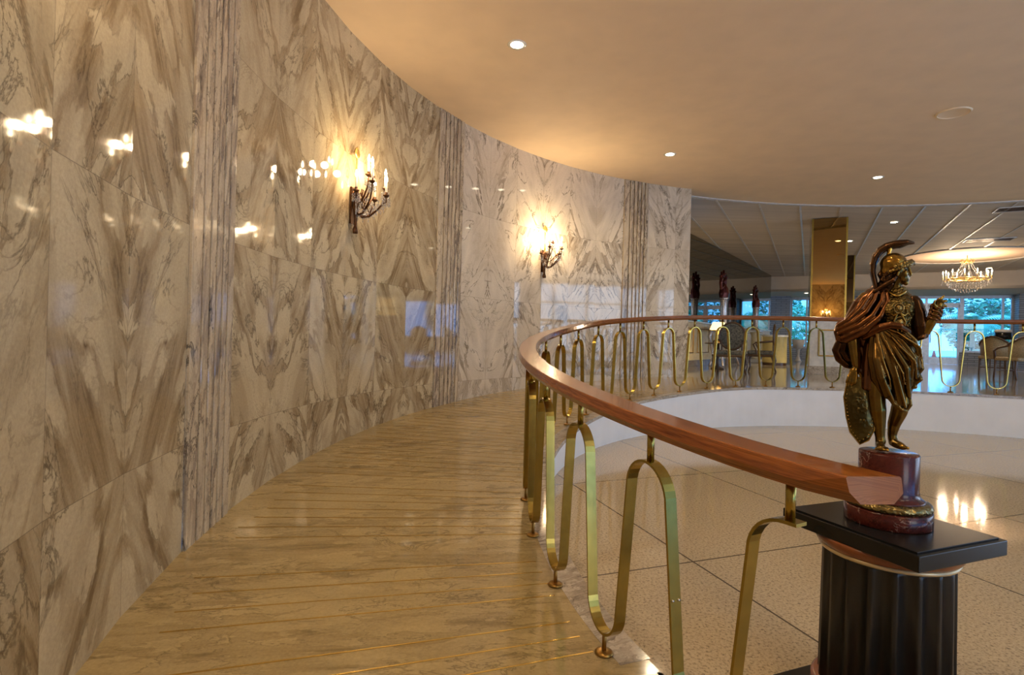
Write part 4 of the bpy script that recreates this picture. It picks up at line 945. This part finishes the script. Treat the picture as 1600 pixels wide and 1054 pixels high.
def dfun(r0, r1, z0, z1, m, nm):
    vs, fs = [], []
    for i in range(n+1):
        a = math.pi + math.pi*i/n
        for r_, z in ((r0, z0), (r1, z0), (r1, z1), (r0, z1)): vs.append((r_*math.cos(a)*1.0, r_*math.sin(a)*.8, z))
    for i in range(n):
        for k in range(4): fs.append((i*4+k, i*4+(k+1) % 4, i*4+4+(k+1) % 4, i*4+4+k))
    fs += [(0, 1, 2, 3), tuple(n*4+k for k in range(4))[::-1]]
    MB().add(vs, fs).build(nm, m, dk)
dfun(.50, .62, .08, .86, M['desk'], 'desk_front'); dfun(.40, .68, .86, .91, M['console'], 'counter_top'); dfun(.50, .60, 0, .09, M['chairwood'], 'kick_base')
light('desk_fill_spot', 'SPOT', (8.1, 16.0, 3.3), 220, (1, .75, .35), .08, spot=70)  # added spot without a fixture, brightens the desk
pl = tag(empty('white_planter', (10.95, 20.8, ZU)), 'white leafy planter on a stand under the window left of the mirror-clad column', 'planter')
MB().lathe([(.001, .5), (.17, .5), (.24, .82), (.22, .84), (.001, .8)], n=20).build('bowl', M['console'], pl)
MB().lathe([(.14, 0), (.10, .05), (.05, .2), (.06, .45), (.14, .5)], n=16).build('stand', M['console'], pl)
# cane chairs, table and black lamp at the right
cg = 'woven cane armchairs by the right-hand windows'
def cane(loc, rz, lab):
    o = tag(empty('cane_chair', loc, rz), lab, 'armchair', cg)
    MB().box((0, 0, .44), (.58, .56, .08)).build('seat', M['cane'], o, .03)
    b = MB(); n = 14; vs = []; 
    for r_ in (.30, .27):
        for i in range(n+1):
            a = R(200 + 140*i/n) ; x, y = r_*1.05*math.cos(a), r_*math.sin(a) + .02
            h = .98 - .22*abs(i/n - .5)**1.5*2.8
            vs += [(x, y, .42), (x*1.08, y*1.08, h)]
    m = 2*(n+1); fs = []
    for i in range(n):
        fs += [(2*i, 2*i+2, 2*i+3, 2*i+1), (m+2*i, m+2*i+1, m+2*i+3, m+2*i+2), (2*i+1, 2*i+3, m+2*i+3, m+2*i+1), (2*i, m+2*i, m+2*i+2, 2*i+2)]
    fs += [(0, 1, m+1, m), (2*n, m+2*n, m+2*n+1, 2*n+1)]
    b.add(vs, fs, True).build('woven_back', M['cane'], o)
    b = MB(); b.tube([(.34*math.cos(R(200+140*i/14)), .33*math.sin(R(200+140*i/14))+.02, .98 - .22*abs(i/14-.5)**1.5*2.8) for i in range(15)], .022, 6); b.build('top_rail', M['chairwood'], o)
    for s in (-1, 1):
        MB().tube([(s*.31, -.1, .74), (s*.33, .12, .68), (s*.30, .24, .62), (s*.28, .24, .44)], .022, 6).build('armrest', M['chairwood'], o)
        for y in (.24, -.22): MB().tube([(s*.26, y, .42), (s*.27, y, .2), (s*.27, y*1.1, .015)], [.028, .02, .022], 7).build('leg', M['chairwood'], o)
    b = MB(); b.bar((-.27, .24, .18), (.27, .24, .18), .02, .02); b.bar((-.27, -.22, .18), (.27, -.22, .18), .02, .02); b.bar((0, -.22, .18), (0, .24, .18), .02, .02); b.build('stretcher', M['chairwood'], o)
p = on_z(1556, 585, ZU); cane(p, R(-60), 'woven cane armchair under the black shaded lamp, left one of the pair')
p = on_z(1588, 592, ZU); cane(p, R(5), 'woven cane armchair seen from behind at the right edge, right one of the pair')
p = on_z(1566, 575, ZU)
tb = tag(empty('side_table', p), 'dark side table behind the two woven cane armchairs', 'table')
MB().box((0, 0, .70), (.62, .5, .04)).build('table_top', M['chairwood'], tb, .005)
for sx in (-1, 1):
    for sy in (-1, 1): MB().tube([(sx*.26, sy*.2, .68), (sx*.26, sy*.2, .015)], .02, 6).build('leg', M['chairwood'], tb)
lb = tag(empty('drum_lamp', p + Vector((0, 0, .72))), 'table lamp with black drum shade and pale top behind the cane armchairs', 'lamp')
MB().lathe([(.001, 0), (.10, 0), (.10, .02), (.03, .05), (.06, .15), (.02, .26), (.02, .32), (.001, .32)], n=18).build('lamp_base', M['gilt'], lb)
MB().lathe([(.001, .29), (.24, .29), (.23, .54), (.001, .54)], n=28).build('lamp_shade', M['black'], lb)
MB().lathe([(.001, .54), (.235, .54), (.235, .62), (.20, .64), (.001, .64)], n=28).build('shade_cap', M['white'], lb)

# ------------------------------------------------------------ garden beyond the glass
rnd = random.Random(11)
def palm(loc, h, nf, L, lab):
    o = tag(empty('palm_tree', loc), lab, 'palm tree', 'palms in the garden')
    MB().tube([(0, 0, 0), (.05, .03, h*.5), (0, 0, h)], [.13, .09, .08], 8).build('trunk', M['trunk'], o)
    b = MB()
    for k in range(nf):
        a = 2*math.pi*k/nf + rnd.uniform(-.2, .2); up = rnd.uniform(.2, .95); dr = rnd.uniform(.9, 1.5); ln = L*rnd.uniform(.8, 1.1)
        P = lambda t: Vector((math.cos(a)*ln*t, math.sin(a)*ln*t, h + ln*(up*t - dr*t*t*.8)))
        side = Vector((-math.sin(a), math.cos(a), 0))
        b.tube([P(i/8) for i in range(9)], [.018*(1-i/9) + .004 for i in range(9)], 5)
        for i in range(22):
            t = .12 + .86*i/21; c = P(t); ll = .42*ln*math.sin(math.pi*min(.98, t*.85+.1))*.8
            for s in (-1, 1):
                d = (side*s + Vector((math.cos(a), math.sin(a), 0))*.5 + Vector((0, 0, -.55))).normalized(); q = c + d*ll; wv = (P(min(1, t+.02)) - c).normalized()*.03
                b.add([c - wv, c + wv, (c+q)/2 + wv*1.1 + Vector((0,0,.02)), q, (c+q)/2 - wv*1.1 + Vector((0,0,.02))], [(0, 1, 2, 4), (4, 2, 3)])
    b.build('fronds', M[rnd.choice(['leaf', 'leaf3'])], o)
def bush(loc, r, lab, name='shrub', m='leaf2', n=900, group='shrubs in the garden', cat='shrub'):
    o = empty(name, loc); tag(o, lab, cat, group)
    MB().tube([(0, 0, 0), (0, 0, r[2])], [.05, .03], 6).build('stem', M['trunk'], o)
    b = MB()
    for k in range(n):
        u = Vector((rnd.gauss(0, 1), rnd.gauss(0, 1), rnd.gauss(0, 1))).normalized() * (rnd.uniform(.55, 1)**.5)
        c = Vector((u.x*r[0], u.y*r[1], r[2]*1.02 + u.z*r[2])); d = Vector((rnd.gauss(0, 1), rnd.gauss(0, 1), rnd.gauss(0, 1))).normalized(); e = d.orthogonal().normalized(); s = rnd.uniform(.10, .19) * (1 if r[2] > .6 else .5)
        b.add([c - d*s, c + e*s*.45, c + d*s, c - e*s*.45], [(0, 1, 2, 3)])
    b.build('leaves', M[m], o)
GZ = .38
for p, q, h, L, lab in [(6.6, 32.4, 2.1, 1.85, 'feathery palm behind the large window right of the glass doors'), (10.6, 32.6, 2.6, 1.85, 'palm standing right of the large window beside the brick pier'),
        (2.6, 32.6, 2.2, 1.85, 'palm outside behind the statue, left of the glass door with the cone'), (-1.4, 32.6, 1.9, 1.85, 'palm seen through the window left of the mirror-clad column'),
        (-5.4, 32.6, 2.5, 1.85, 'palm reflected in the tinted mirror wall, second from its end'), (-9.4, 32.6, 2.2, 1.85, 'palm at the far left end of the garden')]:
    palm(pq(p, q, GZ), h, 20, L, lab)
for p, q, r, m, lab in [(-9.8, 36.6, (1.9, .9, 1.6), 'leaf2', 'tall bush at the left end of the garden behind the last palm'), (-5.3, 36.6, (1.9, .9, 1.7), 'leaf', 'tall bush behind the mirror wall end'),
        (-.8, 36.6, (1.9, .9, 1.6), 'leaf3', 'light green bush filling the window left of the mirror-clad column'), (3.7, 36.6, (1.9, .9, 1.4), 'leaf3', 'pale bush behind the glass entrance doors'),
        (8.2, 36.6, (1.9, .9, 1.7), 'leaf2', 'tall dark bush behind the large right window'), (12.7, 36.6, (1.9, .9, 1.6), 'leaf', 'bush at the right end of the garden'),
        (-3.2, 41, (3.0, 1.1, 3.3), 'leaf2', 'largest dark tree crown at the back of the garden, left of the column'), (2.9, 41, (3.0, 1.1, 3.0), 'leaf', 'large dark bush at the back of the garden behind the statue'), (9.2, 41, (3.1, 1.1, 3.4), 'leaf2', 'large dark bush at the back of the garden behind the right window'), (15.6, 41, (3.0, 1.1, 3.1), 'leaf', 'large bush at the back right corner of the garden'),
        (.2, 29.6, (.8, .35, .42), 'leaf2', 'small bush at the sill of the window left of the column'), (6.3, 29.6, (.7, .35, .42), 'leaf3', 'low shrub directly under the large right window'), (9.6, 29.6, (.9, .35, .42), 'leaf2', 'low shrub outside right of the brick pier')]:
    bush(pq(p, q, GZ), r, lab, m=m, n=int(1700*max(.5, r[0]*.9)))
cn = tag(empty('traffic_cone', pq(4.75, 29.6, GZ)), 'orange traffic cone standing outside the glass entrance door', 'traffic cone')
MB().lathe([(.18, .03), (.03, .72), (.001, .73)], n=20).build('cone_body', M['cone'], cn); MB().box((0, 0, .015), (.42, .42, .03)).build('cone_foot', M['cone'], cn)
